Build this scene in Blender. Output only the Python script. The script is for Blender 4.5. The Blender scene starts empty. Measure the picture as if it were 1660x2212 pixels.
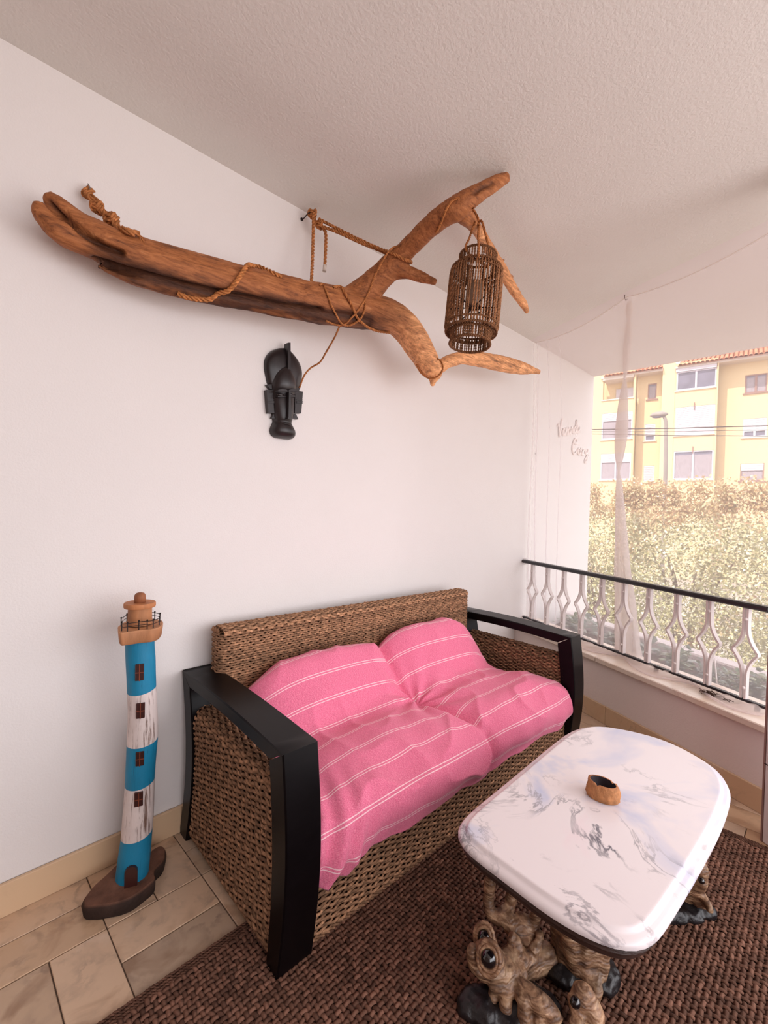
import bpy, bmesh, math, random
import numpy as np
from mathutils import Vector, Matrix, noise
from mathutils.bvhtree import BVHTree

random.seed(7)
RNG = np.random.default_rng(7)
SC = bpy.context.scene
COL = SC.collection

# ------------------------------------------------------------------ camera
F_PX = 979.03
CAM = np.array([0.0, 0.0, 1.25])
RC = np.array([[0.70748659, -0.70626759, 0.02547204],      # world -> camera (right, down, forward)
               [0.00543811, -0.03060079, -0.99951689],
               [0.70670585, 0.70728332, -0.01780889]])
cam_d = bpy.data.cameras.new('camera')
cam_d.sensor_fit = 'HORIZONTAL'
cam_d.sensor_width = 36.0
cam_d.lens = F_PX / 1660.0 * 36.0
cam_d.clip_start = 0.02
cam_d.clip_end = 300
cam = bpy.data.objects.new('camera', cam_d)
COL.objects.link(cam)
m = Matrix.Identity(4)
for r in range(3):
    m[r][0], m[r][1], m[r][2], m[r][3] = RC[0][r], -RC[1][r], -RC[2][r], CAM[r]
cam.matrix_world = m
SC.camera = cam

# ------------------------------------------------------------------ world, sun, area light, exposure
SC.view_settings.view_transform = 'Standard'
SC.view_settings.look = 'None'
SC.view_settings.gamma = 1.0
SC.view_settings.use_curve_mapping = False
SC.view_settings.exposure = 0.07
wd = bpy.data.worlds.new('sky')
SC.world = wd
wd.use_nodes = True
bg = wd.node_tree.nodes['Background']
bg.inputs[0].default_value = (0.955, 0.945, 0.985, 1)
bg.inputs[1].default_value = 2.3
sun_d = bpy.data.lights.new('sun', 'SUN')
sun_d.energy = 5.0
sun_d.angle = math.radians(0.8)
sun_d.color = (1.0, 0.94, 0.85)
sun = bpy.data.objects.new('sun', sun_d)
COL.objects.link(sun)
sun.rotation_euler = Vector((0.78, -0.30, -1.12)).to_track_quat('-Z', 'Y').to_euler()


def area(name, loc, target, sx, sy, energy, color=(1, 1, 1)):
    d = bpy.data.lights.new(name, 'AREA')
    d.shape = 'RECTANGLE'
    d.size, d.size_y = sx, sy
    d.energy = energy
    d.color = color
    o = bpy.data.objects.new(name, d)
    COL.objects.link(o)
    o.location = loc
    o.rotation_euler = (Vector(target) - Vector(loc)).to_track_quat('-Z', 'Y').to_euler()
    return o


# added fill lamp behind and right of the camera, aimed up to lift the ceiling
area('veranda_fill', (0.3, -1.80, 1.25), (0.25, 0.4, 2.2), 2.4, 1.5, 20, (1.0, 0.95, 0.98))
# added fill lamp right of the door post, strengthens light from the balcony side
area('balcony_fill', (1.98, -1.25, 1.30), (0.3, 0.7, 1.15), 1.3, 1.6, 18, (1.0, 0.96, 0.99))

# ------------------------------------------------------------------ maths helpers
WALL_Y = 1.719
CEIL = 2.543
BETA = math.radians(24.3)
RN = np.array([math.cos(BETA), -math.sin(BETA), 0.0])      # outward normal of the parapet
RD = np.array([-math.sin(BETA), -math.cos(BETA), 0.0])     # along the parapet, away from the wall
RAIL0 = np.array([3.266, 1.719, 0.0])
RAIL_OFF = float(RN @ RAIL0)


def A(*p):
    return np.array(p, float)


def ray(px, py):
    return RC.T @ np.array([(px - 830) / F_PX, (py - 1106) / F_PX, 1.0])


def on_plane(px, py, n, c):
    d = ray(px, py)
    n = np.array(n, float)
    return CAM + (c - n @ CAM) / (n @ d) * d


def at_y(px, py, y):
    return on_plane(px, py, (0, 1, 0), y)


def at_z(px, py, z):
    return on_plane(px, py, (0, 0, 1), z)


def at_d(px, py, d):
    return CAM + ray(px, py) * d


def depth(p):
    return float(RC[2] @ (np.array(p) - CAM))


def railp(s, off, z):
    """s along the parapet from wall_left, off = distance along RN from the origin"""
    return RAIL0 * A(1, 1, 0) + RD * s + RN * (off - RAIL_OFF) + A(0, 0, z)


def lin(r, g, b):
    def f(v):
        v /= 255.0
        return v / 12.92 if v <= 0.04045 else ((v + 0.055) / 1.055) ** 2.4
    return (f(r), f(g), f(b), 1.0)


def smooth_path(pts, n):
    """Catmull-Rom through pts (k columns), n samples"""
    p = np.array(pts, float)
    if len(p) < 3:
        t = np.linspace(0, 1, n)[:, None]
        return p[0] * (1 - t) + p[-1] * t
    q = np.vstack([2 * p[0] - p[1], p, 2 * p[-1] - p[-2]])
    seg = len(p) - 1
    out = []
    for t in np.linspace(0, seg - 1e-6, n):
        i = int(t)
        u = t - i
        a, b, c, d = q[i], q[i + 1], q[i + 2], q[i + 3]
        out.append(0.5 * ((2 * b) + (-a + c) * u + (2 * a - 5 * b + 4 * c - d) * u * u + (-a + 3 * b - 3 * c + d) * u ** 3))
    return np.array(out)


def frames(path):
    """parallel transport frames: tangent, normal, binormal"""
    p = np.array(path, float)
    t = np.gradient(p, axis=0)
    t /= np.linalg.norm(t, axis=1)[:, None] + 1e-12
    ref = A(0, 0, 1) if abs(t[0][2]) < 0.9 else A(1, 0, 0)
    n = np.zeros_like(p)
    v = ref - t[0] * (ref @ t[0])
    n[0] = v / np.linalg.norm(v)
    for i in range(1, len(p)):
        v = n[i - 1] - t[i] * (n[i - 1] @ t[i])
        n[i] = v / (np.linalg.norm(v) + 1e-12)
    return t, n, np.cross(t, n)


# ------------------------------------------------------------------ mesh helpers
class MB:
    """collects shapes (world coordinates) and links them as ONE mesh object"""

    def __init__(s):
        s.v, s.f, s.c, s.uv, s.n = [], [], [], [], 0

    def add(s, verts, faces, tint=(1, 1, 1), uv=None):
        verts = np.asarray(verts, float).reshape(-1, 3)
        s.v.append(verts)
        off = s.n
        if isinstance(faces, np.ndarray):
            s.f.append(faces + off)
        else:
            s.f.append([tuple(i + off for i in f) for f in faces])
        t = np.asarray(tint, float)
        s.c.append(np.broadcast_to(t, (len(verts), 3)) if t.ndim == 1 else t)
        s.uv.append(np.zeros((len(verts), 2)) if uv is None else np.asarray(uv, float))
        s.n += len(verts)
        return s

    def box(s, lo, hi, tint=(1, 1, 1), M=None, bevel=0.0):
        lo, hi = np.minimum(lo, hi).astype(float), np.maximum(lo, hi).astype(float)
        if bevel > 0:
            b = min(bevel, *((hi - lo) * 0.49))
            vs = []
            for z in (0, 1):
                for y in (0, 1):
                    for x in (0, 1):
                        sgn = A(1 - 2 * x, 1 - 2 * y, 1 - 2 * z)
                        c = A(*(hi[k] if (x, y, z)[k] else lo[k] for k in range(3)))
                        for k in range(3):
                            d = sgn * b
                            d[k] = 0
                            vs.append(c + d)
            I = lambda x, y, z, k: (x + 2 * y + 4 * z) * 3 + k
            fs = []
            for k in range(3):
                a, b2 = (k + 1) % 3, (k + 2) % 3
                for e in (0, 1):
                    q = []
                    for (i, j) in ((0, 0), (1, 0), (1, 1), (0, 1)):
                        xyz = [0, 0, 0]
                        xyz[k], xyz[a], xyz[b2] = e, i, j
                        q.append(I(*xyz, k))
                    fs.append(tuple(q if e else q[::-1]))
            for k in range(3):            # edges parallel to axis k
                a, b2 = (k + 1) % 3, (k + 2) % 3
                for i in (0, 1):
                    for j in (0, 1):
                        p = [0, 0, 0]
                        p[a], p[b2] = i, j
                        q = list(p)
                        q[k] = 1
                        f = (I(*p, a), I(*q, a), I(*q, b2), I(*p, b2))
                        fs.append(f if (i == j) else f[::-1])
            for x in (0, 1):
                for y in (0, 1):
                    for z in (0, 1):
                        f = (I(x, y, z, 0), I(x, y, z, 1), I(x, y, z, 2))
                        fs.append(f if (x + y + z) % 2 else f[::-1])
            vs = np.array(vs)
        else:
            vs = np.array([[x, y, z] for z in (lo[2], hi[2]) for y in (lo[1], hi[1]) for x in (lo[0], hi[0])])
            fs = [(0, 2, 3, 1), (4, 5, 7, 6), (0, 1, 5, 4), (2, 6, 7, 3), (0, 4, 6, 2), (1, 3, 7, 5)]
        if M is not None:
            vs = M(vs)
        return s.add(vs, fs, tint)

    def prism(s, poly, z0, z1, tint=(1, 1, 1), M=None):
        p = np.array(poly, float)
        n = len(p)
        vs = np.vstack([np.c_[p, np.full(n, z0)], np.c_[p, np.full(n, z1)]])
        fs = [tuple(range(n))[::-1], tuple(range(n, 2 * n))] + [(i, (i + 1) % n, n + (i + 1) % n, n + i) for i in range(n)]
        if M is not None:
            vs = M(vs)
        return s.add(vs, fs, tint)

    def grid(s, P, tint=(1, 1, 1), uv=None, closed_u=False, flip=False):
        P = np.asarray(P, float)
        a, b = P.shape[:2]
        idx = np.arange(a * b).reshape(a, b)
        if closed_u:
            idx = np.hstack([idx, idx[:, :1]])
        q = np.stack([idx[:-1, :-1], idx[1:, :-1], idx[1:, 1:], idx[:-1, 1:]], -1).reshape(-1, 4)
        if flip:
            q = q[:, ::-1]
        t = np.asarray(tint, float)
        if t.ndim == 3:
            t = t.reshape(-1, 3)
        return s.add(P.reshape(-1, 3), q, t, None if uv is None else np.asarray(uv).reshape(-1, 2))

    def tube(s, path, rad, k=8, tint=(1, 1, 1), fr=None, squash=1.0, caps=True, phase=0.0):
        p = np.array(path, float)
        n = len(p)
        rad = np.broadcast_to(np.asarray(rad, float), (n,))
        t, nn, bb = frames(p) if fr is None else fr
        ang = np.linspace(0, 2 * math.pi, k, endpoint=False) + phase
        P = p[:, None] + rad[:, None, None] * (np.cos(ang)[None, :, None] * nn[:, None] + squash * np.sin(ang)[None, :, None] * bb[:, None])
        s.grid(P, tint if np.ndim(tint) == 1 else np.repeat(np.asarray(tint)[:, None], k, 1), closed_u=True, flip=True)
        if caps:
            o = s.n - n * k
            s.f.append([tuple(o + i for i in range(k)), tuple(o + (n - 1) * k + i for i in range(k))[::-1]])
        return s

    def tubes(s, P, N, B, rn, rb, k=5, tint=None):
        """many strands at once: P, N, B are [S, n, 3]"""
        S, n = P.shape[:2]
        ang = np.linspace(0, 2 * math.pi, k, endpoint=False)
        rn = np.broadcast_to(np.asarray(rn, float), (S, n))[..., None, None]
        rb = np.broadcast_to(np.asarray(rb, float), (S, n))[..., None, None]
        V = P[:, :, None] + rn * np.cos(ang)[None, None, :, None] * N[:, :, None] + rb * np.sin(ang)[None, None, :, None] * B[:, :, None]
        idx = np.arange(S * n * k).reshape(S, n, k)
        idx = np.concatenate([idx, idx[:, :, :1]], 2)
        q = np.stack([idx[:, :-1, :-1], idx[:, 1:, :-1], idx[:, 1:, 1:], idx[:, :-1, 1:]], -1).reshape(-1, 4)
        if tint is None:
            tint = np.ones((S, n, 3))
        return s.add(V.reshape(-1, 3), q, np.repeat(np.asarray(tint)[:, :, None], k, 2).reshape(-1, 3))

    def lathe(s, prof, centre, k=24, tint=(1, 1, 1), M=None):
        """prof: (r, z) list"""
        pr = np.array(prof, float)
        ang = np.linspace(0, 2 * math.pi, k, endpoint=False)
        P = np.stack([pr[:, :1] * np.cos(ang), pr[:, :1] * np.sin(ang), np.repeat(pr[:, 1:], k, 1)], -1)
        if M is not None:
            P = M(P.reshape(-1, 3)).reshape(P.shape)
        P = P + np.asarray(centre, float)
        s.grid(P, tint, closed_u=True, flip=True)
        o = s.n - P.shape[0] * k
        s.f.append([tuple(o + i for i in range(k))[::-1], tuple(o + (len(pr) - 1) * k + i for i in range(k))])
        return s

    def ball(s, c, r, k=12, tint=(1, 1, 1), M=None):
        r = np.broadcast_to(np.asarray(r, float), (3,))
        th = np.linspace(0.02, math.pi - 0.02, k // 2 + 2)
        ang = np.linspace(0, 2 * math.pi, k, endpoint=False)
        P = np.stack([np.sin(th)[:, None] * np.cos(ang), np.sin(th)[:, None] * np.sin(ang), np.repeat(np.cos(th)[:, None], k, 1)], -1) * r
        if M is not None:
            P = M(P.reshape(-1, 3)).reshape(P.shape)
        s.grid(P + np.asarray(c, float), tint, closed_u=True)
        o = s.n - P.shape[0] * k
        s.f.append([tuple(o + i for i in range(k)), tuple(o + (P.shape[0] - 1) * k + i for i in range(k))[::-1]])
        return s

    def mesh(s, name, origin=(0, 0, 0)):
        V = np.vstack(s.v) - np.asarray(origin, float)
        me = bpy.data.meshes.new(name)
        counts, loops = [], []
        for f in s.f:
            if isinstance(f, np.ndarray):
                counts.append(np.full(len(f), f.shape[1]))
                loops.append(f.reshape(-1))
            else:
                counts.append(np.array([len(x) for x in f], int))
                loops.append(np.array([i for x in f for i in x], int))
        counts = np.concatenate(counts)
        loops = np.concatenate(loops)
        me.vertices.add(len(V))
        me.vertices.foreach_set('co', V.reshape(-1).astype(np.float32))
        me.loops.add(len(loops))
        me.loops.foreach_set('vertex_index', loops.astype(np.int32))
        me.polygons.add(len(counts))
        me.polygons.foreach_set('loop_start', np.concatenate([[0], np.cumsum(counts)[:-1]]).astype(np.int32))
        me.polygons.foreach_set('use_smooth', np.zeros(len(counts), bool))
        me.update(calc_edges=True)
        C = np.vstack(s.c)
        at = me.attributes.new('tint', 'FLOAT_COLOR', 'POINT')
        at.data.foreach_set('color', np.c_[C, np.ones(len(C))].reshape(-1).astype(np.float32))
        U = np.vstack(s.uv)
        if U.any():
            ul = me.uv_layers.new(name='UVMap')
            ul.data.foreach_set('uv', U[loops].reshape(-1).astype(np.float32))
        return me

    def build(s, name, mat, parent=None, origin=None, smooth=False, kind=None):
        if origin is None:
            origin = ORIGIN.get(parent.name, (0, 0, 0)) if parent else (0, 0, 0)
        me = s.mesh(name, origin)
        o = link(name, me, mat, parent, origin)
        if smooth:
            me.polygons.foreach_set('use_smooth', np.ones(len(me.polygons), bool))
        if kind:
            o['kind'] = kind
        return o


ORIGIN = {}


def link(name, me, mat, parent=None, origin=(0, 0, 0)):
    o = bpy.data.objects.new(name, me)
    COL.objects.link(o)
    if mat and not me.materials:
        me.materials.append(mat)
    if parent:
        o.parent = parent
    else:
        o.location = origin
    ORIGIN[o.name] = tuple(origin)
    return o


def thing(name, label, cat, loc, group=None):
    o = bpy.data.objects.new(name, None)
    o.empty_display_size = 0.05
    COL.objects.link(o)
    o.location = loc
    ORIGIN[o.name] = tuple(loc)
    return tag(o, label, cat, group)


def tag(o, label, cat, group=None):
    o['label'] = label
    o['category'] = cat
    if group:
        o['group'] = group
    return o


def struct(o):
    o['kind'] = 'structure'
    return o


def auto_smooth(o, ang=35):
    me = o.data
    me.polygons.foreach_set('use_smooth', np.ones(len(me.polygons), bool))
    me.set_sharp_from_angle(angle=math.radians(ang))


def remesh(mb, voxel, smooth=2):
    """union of everything in mb as one continuous surface: returns verts, quads, normals"""
    me = mb.mesh('tmp')
    o = bpy.data.objects.new('tmp', me)
    COL.objects.link(o)
    md = o.modifiers.new('r', 'REMESH')
    md.mode = 'VOXEL'
    md.voxel_size = voxel
    if smooth:
        sm = o.modifiers.new('s', 'SMOOTH')
        sm.iterations = smooth
        sm.factor = 0.5
    dg = bpy.context.evaluated_depsgraph_get()
    ev = bpy.data.meshes.new_from_object(o.evaluated_get(dg))
    n = len(ev.vertices)
    V = np.zeros(n * 3, np.float32)
    ev.vertices.foreach_get('co', V)
    N = np.zeros(n * 3, np.float32)
    ev.vertex_normals.foreach_get('vector', N)
    L = np.zeros(len(ev.loops), np.int32)
    ev.loops.foreach_get('vertex_index', L)
    lt = np.zeros(len(ev.polygons), np.int32)
    ev.polygons.foreach_get('loop_total', lt)
    bpy.data.objects.remove(o)
    bpy.data.meshes.remove(me)
    if (lt == 4).all():
        Fc = L.reshape(-1, 4)
    else:
        Fc, i = [], 0
        for c in lt:
            Fc.append(tuple(int(x) for x in L[i:i + c]))
            i += c
    bpy.data.meshes.remove(ev)
    return V.reshape(-1, 3).astype(float), Fc, N.reshape(-1, 3).astype(float)


def bvh_of(V, Fc):
    return BVHTree.FromPolygons([tuple(v) for v in V], [tuple(int(i) for i in f) for f in Fc])


def fbm(p, sc, oct=3):
    return noise.fractal(Vector((p[0] * sc[0], p[1] * sc[1], p[2] * sc[2])), 0.9, 2.1, oct)


# ------------------------------------------------------------------ materials
def nodes(name):
    mt = bpy.data.materials.new(name)
    mt.use_nodes = True
    nt = mt.node_tree
    return mt, nt, nt.nodes['Principled BSDF'], nt.nodes['Material Output']


def N(nt, typ, **kw):
    n = nt.nodes.new(typ)
    for k, v in kw.items():
        if k.startswith('i_'):
            n.inputs[k[2:].replace('_', ' ')].default_value = v
        else:
            setattr(n, k, v)
    return n


def ramp(nt, src, stops):
    r = nt.nodes.new('ShaderNodeValToRGB')
    e = r.color_ramp.elements
    while len(e) < len(stops):
        e.new(0.5)
    for x, (p, c) in zip(e, stops):
        x.position = p
        x.color = c if len(c) == 4 else (*c, 1)
    nt.links.new(src, r.inputs[0])
    return r.outputs[0]


def coords(nt, scale=(1, 1, 1), kind='Object'):
    tc = nt.nodes.new('ShaderNodeTexCoord')
    mp = nt.nodes.new('ShaderNodeMapping')
    mp.inputs['Scale'].default_value = scale
    nt.links.new(tc.outputs[kind], mp.inputs[0])
    return mp.outputs[0]


def noise_tex(nt, vec, scale, detail=4, rough=0.55, dist=0.0):
    n = N(nt, 'ShaderNodeTexNoise')
    n.inputs['Scale'].default_value = scale
    n.inputs['Detail'].default_value = detail
    n.inputs['Roughness'].default_value = rough
    n.inputs['Distortion'].default_value = dist
    if vec is not None:
        nt.links.new(vec, n.inputs['Vector'])
    return n


def bump(nt, bs, height, strength, dist):
    b = N(nt, 'ShaderNodeBump')
    b.inputs['Strength'].default_value = strength
    b.inputs['Distance'].default_value = dist
    nt.links.new(height, b.inputs['Height'])
    nt.links.new(b.outputs[0], bs.inputs['Normal'])


def mix(nt, a, b, fac, mode='MIX'):
    mx = nt.nodes.new('ShaderNodeMix')
    mx.data_type = 'RGBA'
    mx.blend_type = mode
    for sock, v in ((mx.inputs[0], fac), (mx.inputs[6], a), (mx.inputs[7], b)):
        if isinstance(v, (int, float)):
            sock.default_value = v
        elif isinstance(v, tuple):
            sock.default_value = v if len(v) == 4 else (*v, 1)
        else:
            nt.links.new(v, sock)
    return mx.outputs[2]


def attr(nt, name='tint'):
    a = N(nt, 'ShaderNodeAttribute')
    a.attribute_name = name
    return a.outputs['Color']


def simple(name, col, rough=0.5, spec=0.5, metal=0.0, bumps=None, vary=0.12, vscale=6.0, tint=False, coat=0.0, stretch=(1, 1, 1)):
    mt, nt, bs, out = nodes(name)
    v = coords(nt, stretch)
    n = noise_tex(nt, v, vscale, 5)
    a = tuple(min(1, x * (1 + vary)) for x in col[:3])
    b = tuple(x * (1 - vary) for x in col[:3])
    c = ramp(nt, n.outputs[0], [(0.3, b), (0.7, a)])
    if tint:
        c = mix(nt, c, attr(nt), 1.0, 'MULTIPLY')
    nt.links.new(c, bs.inputs['Base Color'])
    bs.inputs['Roughness'].default_value = rough
    bs.inputs['Specular IOR Level'].default_value = spec
    bs.inputs['Metallic'].default_value = metal
    bs.inputs['Coat Weight'].default_value = coat
    if bumps:
        nb = noise_tex(nt, v, bumps[0], 6, 0.6)
        bump(nt, bs, nb.outputs[0], bumps[1], bumps[2])
    return mt


M_ = {}
M_['wall'] = simple('plaster_wall', lin(231, 225, 223), 0.92, 0.15, bumps=(160, 0.35, 0.004), vary=0.015, vscale=2)
M_['ceiling'] = simple('plaster_ceiling', lin(229, 224, 219), 0.95, 0.1, bumps=(90, 0.5, 0.006), vary=0.02, vscale=2.5)
M_['back_wall'] = simple('darkened_back_wall', lin(150, 128, 116), 0.9, 0.15, bumps=(90, 0.4, 0.005), vary=0.03)  # unseen wall, kept dark to cut bounce light on the left side
M_['soffit'] = simple('painted_soffit', lin(231, 222, 222), 0.9, 0.1, bumps=(40, 0.1, 0.002), vary=0.015)
M_['parapet'] = simple('parapet_plaster', lin(238, 224, 219), 0.9, 0.15, bumps=(110, 0.5, 0.005), vary=0.02, vscale=3)
M_['grout'] = simple('grout', lin(92, 74, 60), 0.9)
M_['black_wood'] = simple('black_lacquered_wood', lin(9, 6, 8), 0.34, 0.16, vary=0.25, vscale=12, bumps=(60, 0.05, 0.002), stretch=(1, 1, 6))
M_['white_paint'] = simple('white_painted_metal', lin(232, 222, 220), 0.45, 0.4, vary=0.04)
M_['black_metal'] = simple('black_metal', lin(30, 28, 34), 0.35, 0.5, vary=0.2)
M_['iron'] = simple('dark_iron', lin(44, 34, 32), 0.5, 0.5, metal=0.6)
M_['steel'] = simple('steel_hook', lin(150, 140, 136), 0.3, 0.5, metal=1.0)
M_['mask'] = simple('blackened_wood', lin(38, 30, 31), 0.36, 0.5, vary=0.45, vscale=14, bumps=(70, 0.2, 0.003), stretch=(1, 1, 0.4))
M_['natural_wood'] = simple('natural_wood', lin(188, 138, 100), 0.6, 0.3, vary=0.28, vscale=14, bumps=(60, 0.3, 0.003), stretch=(2.2, 2.2, 0.5), tint=True)
M_['dark_slab'] = simple('dark_bark_slab', lin(74, 54, 46), 0.75, 0.3, vary=0.4, vscale=22, bumps=(60, 0.6, 0.005), tint=True)
M_['rust'] = simple('rust_brown_paint', lin(122, 60, 38), 0.5, 0.4, vary=0.2, vscale=40)
M_['dark_pane'] = simple('dark_pane', lin(58, 26, 22), 0.35, 0.5)
M_['eye'] = simple('black_glass_eye', lin(16, 12, 16), 0.06, 0.6, coat=0.6)
M_['black_base'] = simple('black_painted_base', lin(30, 26, 28), 0.35, 0.5, vary=0.4, vscale=30, bumps=(50, 0.5, 0.006))
M_['apron'] = simple('dark_carved_wood', lin(58, 38, 32), 0.4, 0.5, vary=0.4, vscale=20, bumps=(60, 0.5, 0.005), stretch=(1, 1, 4))
M_['stucco'] = simple('yellow_stucco', lin(218, 193, 154), 0.9, 0.1, vary=0.02, vscale=0.4)
M_['stucco_trim'] = simple('pale_trim', lin(206, 192, 180), 0.9, 0.1, vary=0.02)
M_['frame_white'] = simple('white_window_frame', lin(204, 198, 208), 0.4, 0.3, vary=0.02)
M_['shutter'] = simple('white_roller_shutter', lin(200, 192, 198), 0.6, 0.2, vary=0.02)
M_['sill_brown'] = simple('brown_window_frame', lin(150, 116, 108), 0.5, 0.3, vary=0.1)
M_['far_glass'] = simple('far_window_glass', lin(110, 106, 122), 0.12, 0.6, vary=0.2, vscale=1.5)
M_['curtain'] = simple('pale_curtain', lin(158, 148, 154), 0.9, 0.1, vary=0.15, vscale=5, stretch=(6, 6, 1))
M_['roof'] = simple('terracotta_tiles', lin(206, 132, 98), 0.85, 0.2, vary=0.2, vscale=3, tint=True)
M_['lamp_metal'] = simple('galvanised_pole', lin(142, 130, 124), 0.5, 0.4, vary=0.08)
M_['cable'] = simple('black_cable', lin(56, 36, 34), 0.6)
M_['soil'] = simple('planter_soil', lin(104, 86, 78), 0.95, 0.1, vary=0.4, vscale=30, bumps=(40, 0.8, 0.02))
M_['ground'] = simple('street_ground', lin(160, 148, 138), 0.95, 0.1, vary=0.1)
M_['bark'] = simple('bark', lin(120, 96, 78), 0.9, 0.1, vary=0.3, vscale=14)
M_['letter'] = simple('pale_letter', lin(250, 238, 234), 0.6, 0.3, vary=0.05)
M_['jute'] = simple('jute_rope', lin(186, 122, 76), 0.9, 0.1, vary=0.3, vscale=70, bumps=(260, 0.6, 0.002), tint=True)
M_['seagrass'] = simple('seagrass_strands', lin(150, 114, 88), 0.75, 0.25, vary=0.35, vscale=60, bumps=(220, 0.5, 0.002), tint=True)
M_['lantern'] = simple('dark_seagrass', lin(140, 96, 66), 0.8, 0.2, vary=0.35, vscale=80, bumps=(220, 0.5, 0.002), tint=True)
M_['core'] = simple('dark_wicker_core', lin(46, 30, 24), 0.95, 0.1, vary=0.2)
M_['rug'] = simple('brown_woven_rug', lin(112, 80, 66), 0.9, 0.15, vary=0.35, vscale=45, bumps=(280, 0.6, 0.002), tint=True)
M_['tape'] = simple('white_tape', lin(214, 200, 188), 0.6)
M_['ash_in'] = simple('burnt_hollow', lin(40, 28, 36), 0.5, vary=0.5, vscale=60)
M_['coconut'] = simple('rough_brown_husk', lin(186, 128, 84), 0.7, 0.3, vary=0.3, vscale=50, bumps=(90, 0.9, 0.006), tint=True)
M_['candle'] = simple('frosted_candle_glass', lin(140, 112, 92), 0.3, 0.5, vary=0.1)


def marble(name, base, warm, cloud, vein, scale, vein_w=0.03, rough=0.25, rand=0.0, vein_amt=0.7, dist=1.2):
    mt, nt, bs, out = nodes(name)
    v = coords(nt)
    if rand:
        oi = N(nt, 'ShaderNodeObjectInfo')
        ad = N(nt, 'ShaderNodeVectorMath', operation='ADD')
        ml = N(nt, 'ShaderNodeVectorMath', operation='SCALE')
        cb = N(nt, 'ShaderNodeCombineXYZ')
        for k in range(3):
            nt.links.new(oi.outputs['Random'], cb.inputs[k])
        nt.links.new(cb.outputs[0], ml.inputs[0])
        ml.inputs['Scale'].default_value = 37.0
        nt.links.new(v, ad.inputs[0])
        nt.links.new(ml.outputs[0], ad.inputs[1])
        v = ad.outputs[0]
    n1 = noise_tex(nt, v, scale * 0.8, 4, 0.55, 0.6)
    c = ramp(nt, n1.outputs[0], [(0.3, cloud), (0.46, base), (0.62, base), (0.78, warm)])
    n2 = noise_tex(nt, v, scale * 0.9, 7, 0.6, dist)
    w = ramp(nt, n2.outputs[0], [(0.5 - vein_w, (0, 0, 0)), (0.5 - vein_w * 0.15, (1, 1, 1)), (0.5 + vein_w * 0.15, (1, 1, 1)), (0.5 + vein_w, (0, 0, 0))])
    n3 = noise_tex(nt, v, scale * 0.9, 3)
    msk = ramp(nt, n3.outputs[0], [(0.45, (0, 0, 0)), (0.62, (vein_amt,) * 3)])
    fac = mix(nt, w, msk, 1.0, 'MULTIPLY')
    c = mix(nt, c, vein, fac)
    if rand:
        hr = ramp(nt, oi.outputs['Random'], [(0.0, (0.74, 0.62, 0.50)), (0.3, (0.92, 0.84, 0.74)), (0.55, (0.72, 0.70, 0.68)), (0.75, (0.95, 0.90, 0.86)), (1.0, (1.04, 0.98, 0.90))])
        c = mix(nt, c, hr, 1.0, 'MULTIPLY')
    nt.links.new(c, bs.inputs['Base Color'])
    bs.inputs['Roughness'].default_value = rough
    bs.inputs['Specular IOR Level'].default_value = 0.5
    return mt


M_['tile'] = marble('marble_floor_tile', lin(212, 186, 162), lin(222, 202, 186), lin(176, 146, 122), lin(120, 104, 98), 9, 0.07, 0.3, rand=1, vein_amt=0.45, dist=0.35)
M_['baseboard'] = marble('marble_baseboard', lin(214, 182, 148), lin(230, 206, 184), lin(206, 164, 126), lin(150, 120, 100), 5, 0.03, 0.3, vein_amt=0.3)
M_['sill'] = marble('marble_sill', lin(236, 220, 206), lin(240, 228, 220), lin(226, 200, 176), lin(180, 150, 130), 5, 0.03, 0.3, vein_amt=0.3)
M_['table'] = marble('white_marble_top', lin(236, 226, 228), lin(240, 208, 216), lin(196, 200, 224), lin(96, 92, 104), 4.2, 0.022, 0.30, vein_amt=0.95)


def mat_wood_drift():
    mt, nt, bs, out = nodes('driftwood')
    v = coords(nt, (3, 16, 16))
    n = noise_tex(nt, v, 3.4, 9, 0.66, 0.5)
    c = ramp(nt, n.outputs[0], [(0.26, lin(88, 54, 36)), (0.43, lin(156, 98, 58)), (0.58, lin(184, 120, 74)), (0.78, lin(210, 156, 108))])
    nf = noise_tex(nt, coords(nt, (5, 90, 90)), 2.0, 5, 0.6, 0.3)
    c = mix(nt, c, ramp(nt, nf.outputs[0], [(0.3, (0.62, 0.56, 0.52)), (0.5, (1, 1, 1)), (0.75, (1.12, 1.12, 1.12))]), 1.0, 'MULTIPLY')
    c = mix(nt, c, attr(nt), 1.0, 'MULTIPLY')
    nt.links.new(c, bs.inputs['Base Color'])
    bs.inputs['Roughness'].default_value = 0.62
    bs.inputs['Specular IOR Level'].default_value = 0.35
    bump(nt, bs, nf.outputs[0], 0.55, 0.005)
    return mt


M_['drift'] = mat_wood_drift()


def mat_frog():
    mt, nt, bs, out = nodes('carved_root_wood')
    v = coords(nt, (1, 1, 3.2))
    n = noise_tex(nt, v, 26, 5, 0.6, 0.8)
    c = ramp(nt, n.outputs[0], [(0.3, lin(66, 44, 34)), (0.48, lin(132, 98, 74)), (0.7, lin(196, 162, 130))])
    c = mix(nt, c, attr(nt), 1.0, 'MULTIPLY')
    nt.links.new(c, bs.inputs['Base Color'])
    bs.inputs['Roughness'].default_value = 0.5
    wv = N(nt, 'ShaderNodeTexWave')
    wv.bands_direction = 'Z'
    wv.inputs['Scale'].default_value = 34
    wv.inputs['Distortion'].default_value = 11
    nt.links.new(coords(nt), wv.inputs['Vector'])
    bump(nt, bs, wv.outputs[1], 0.35, 0.003)
    return mt


M_['frog'] = mat_frog()


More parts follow.
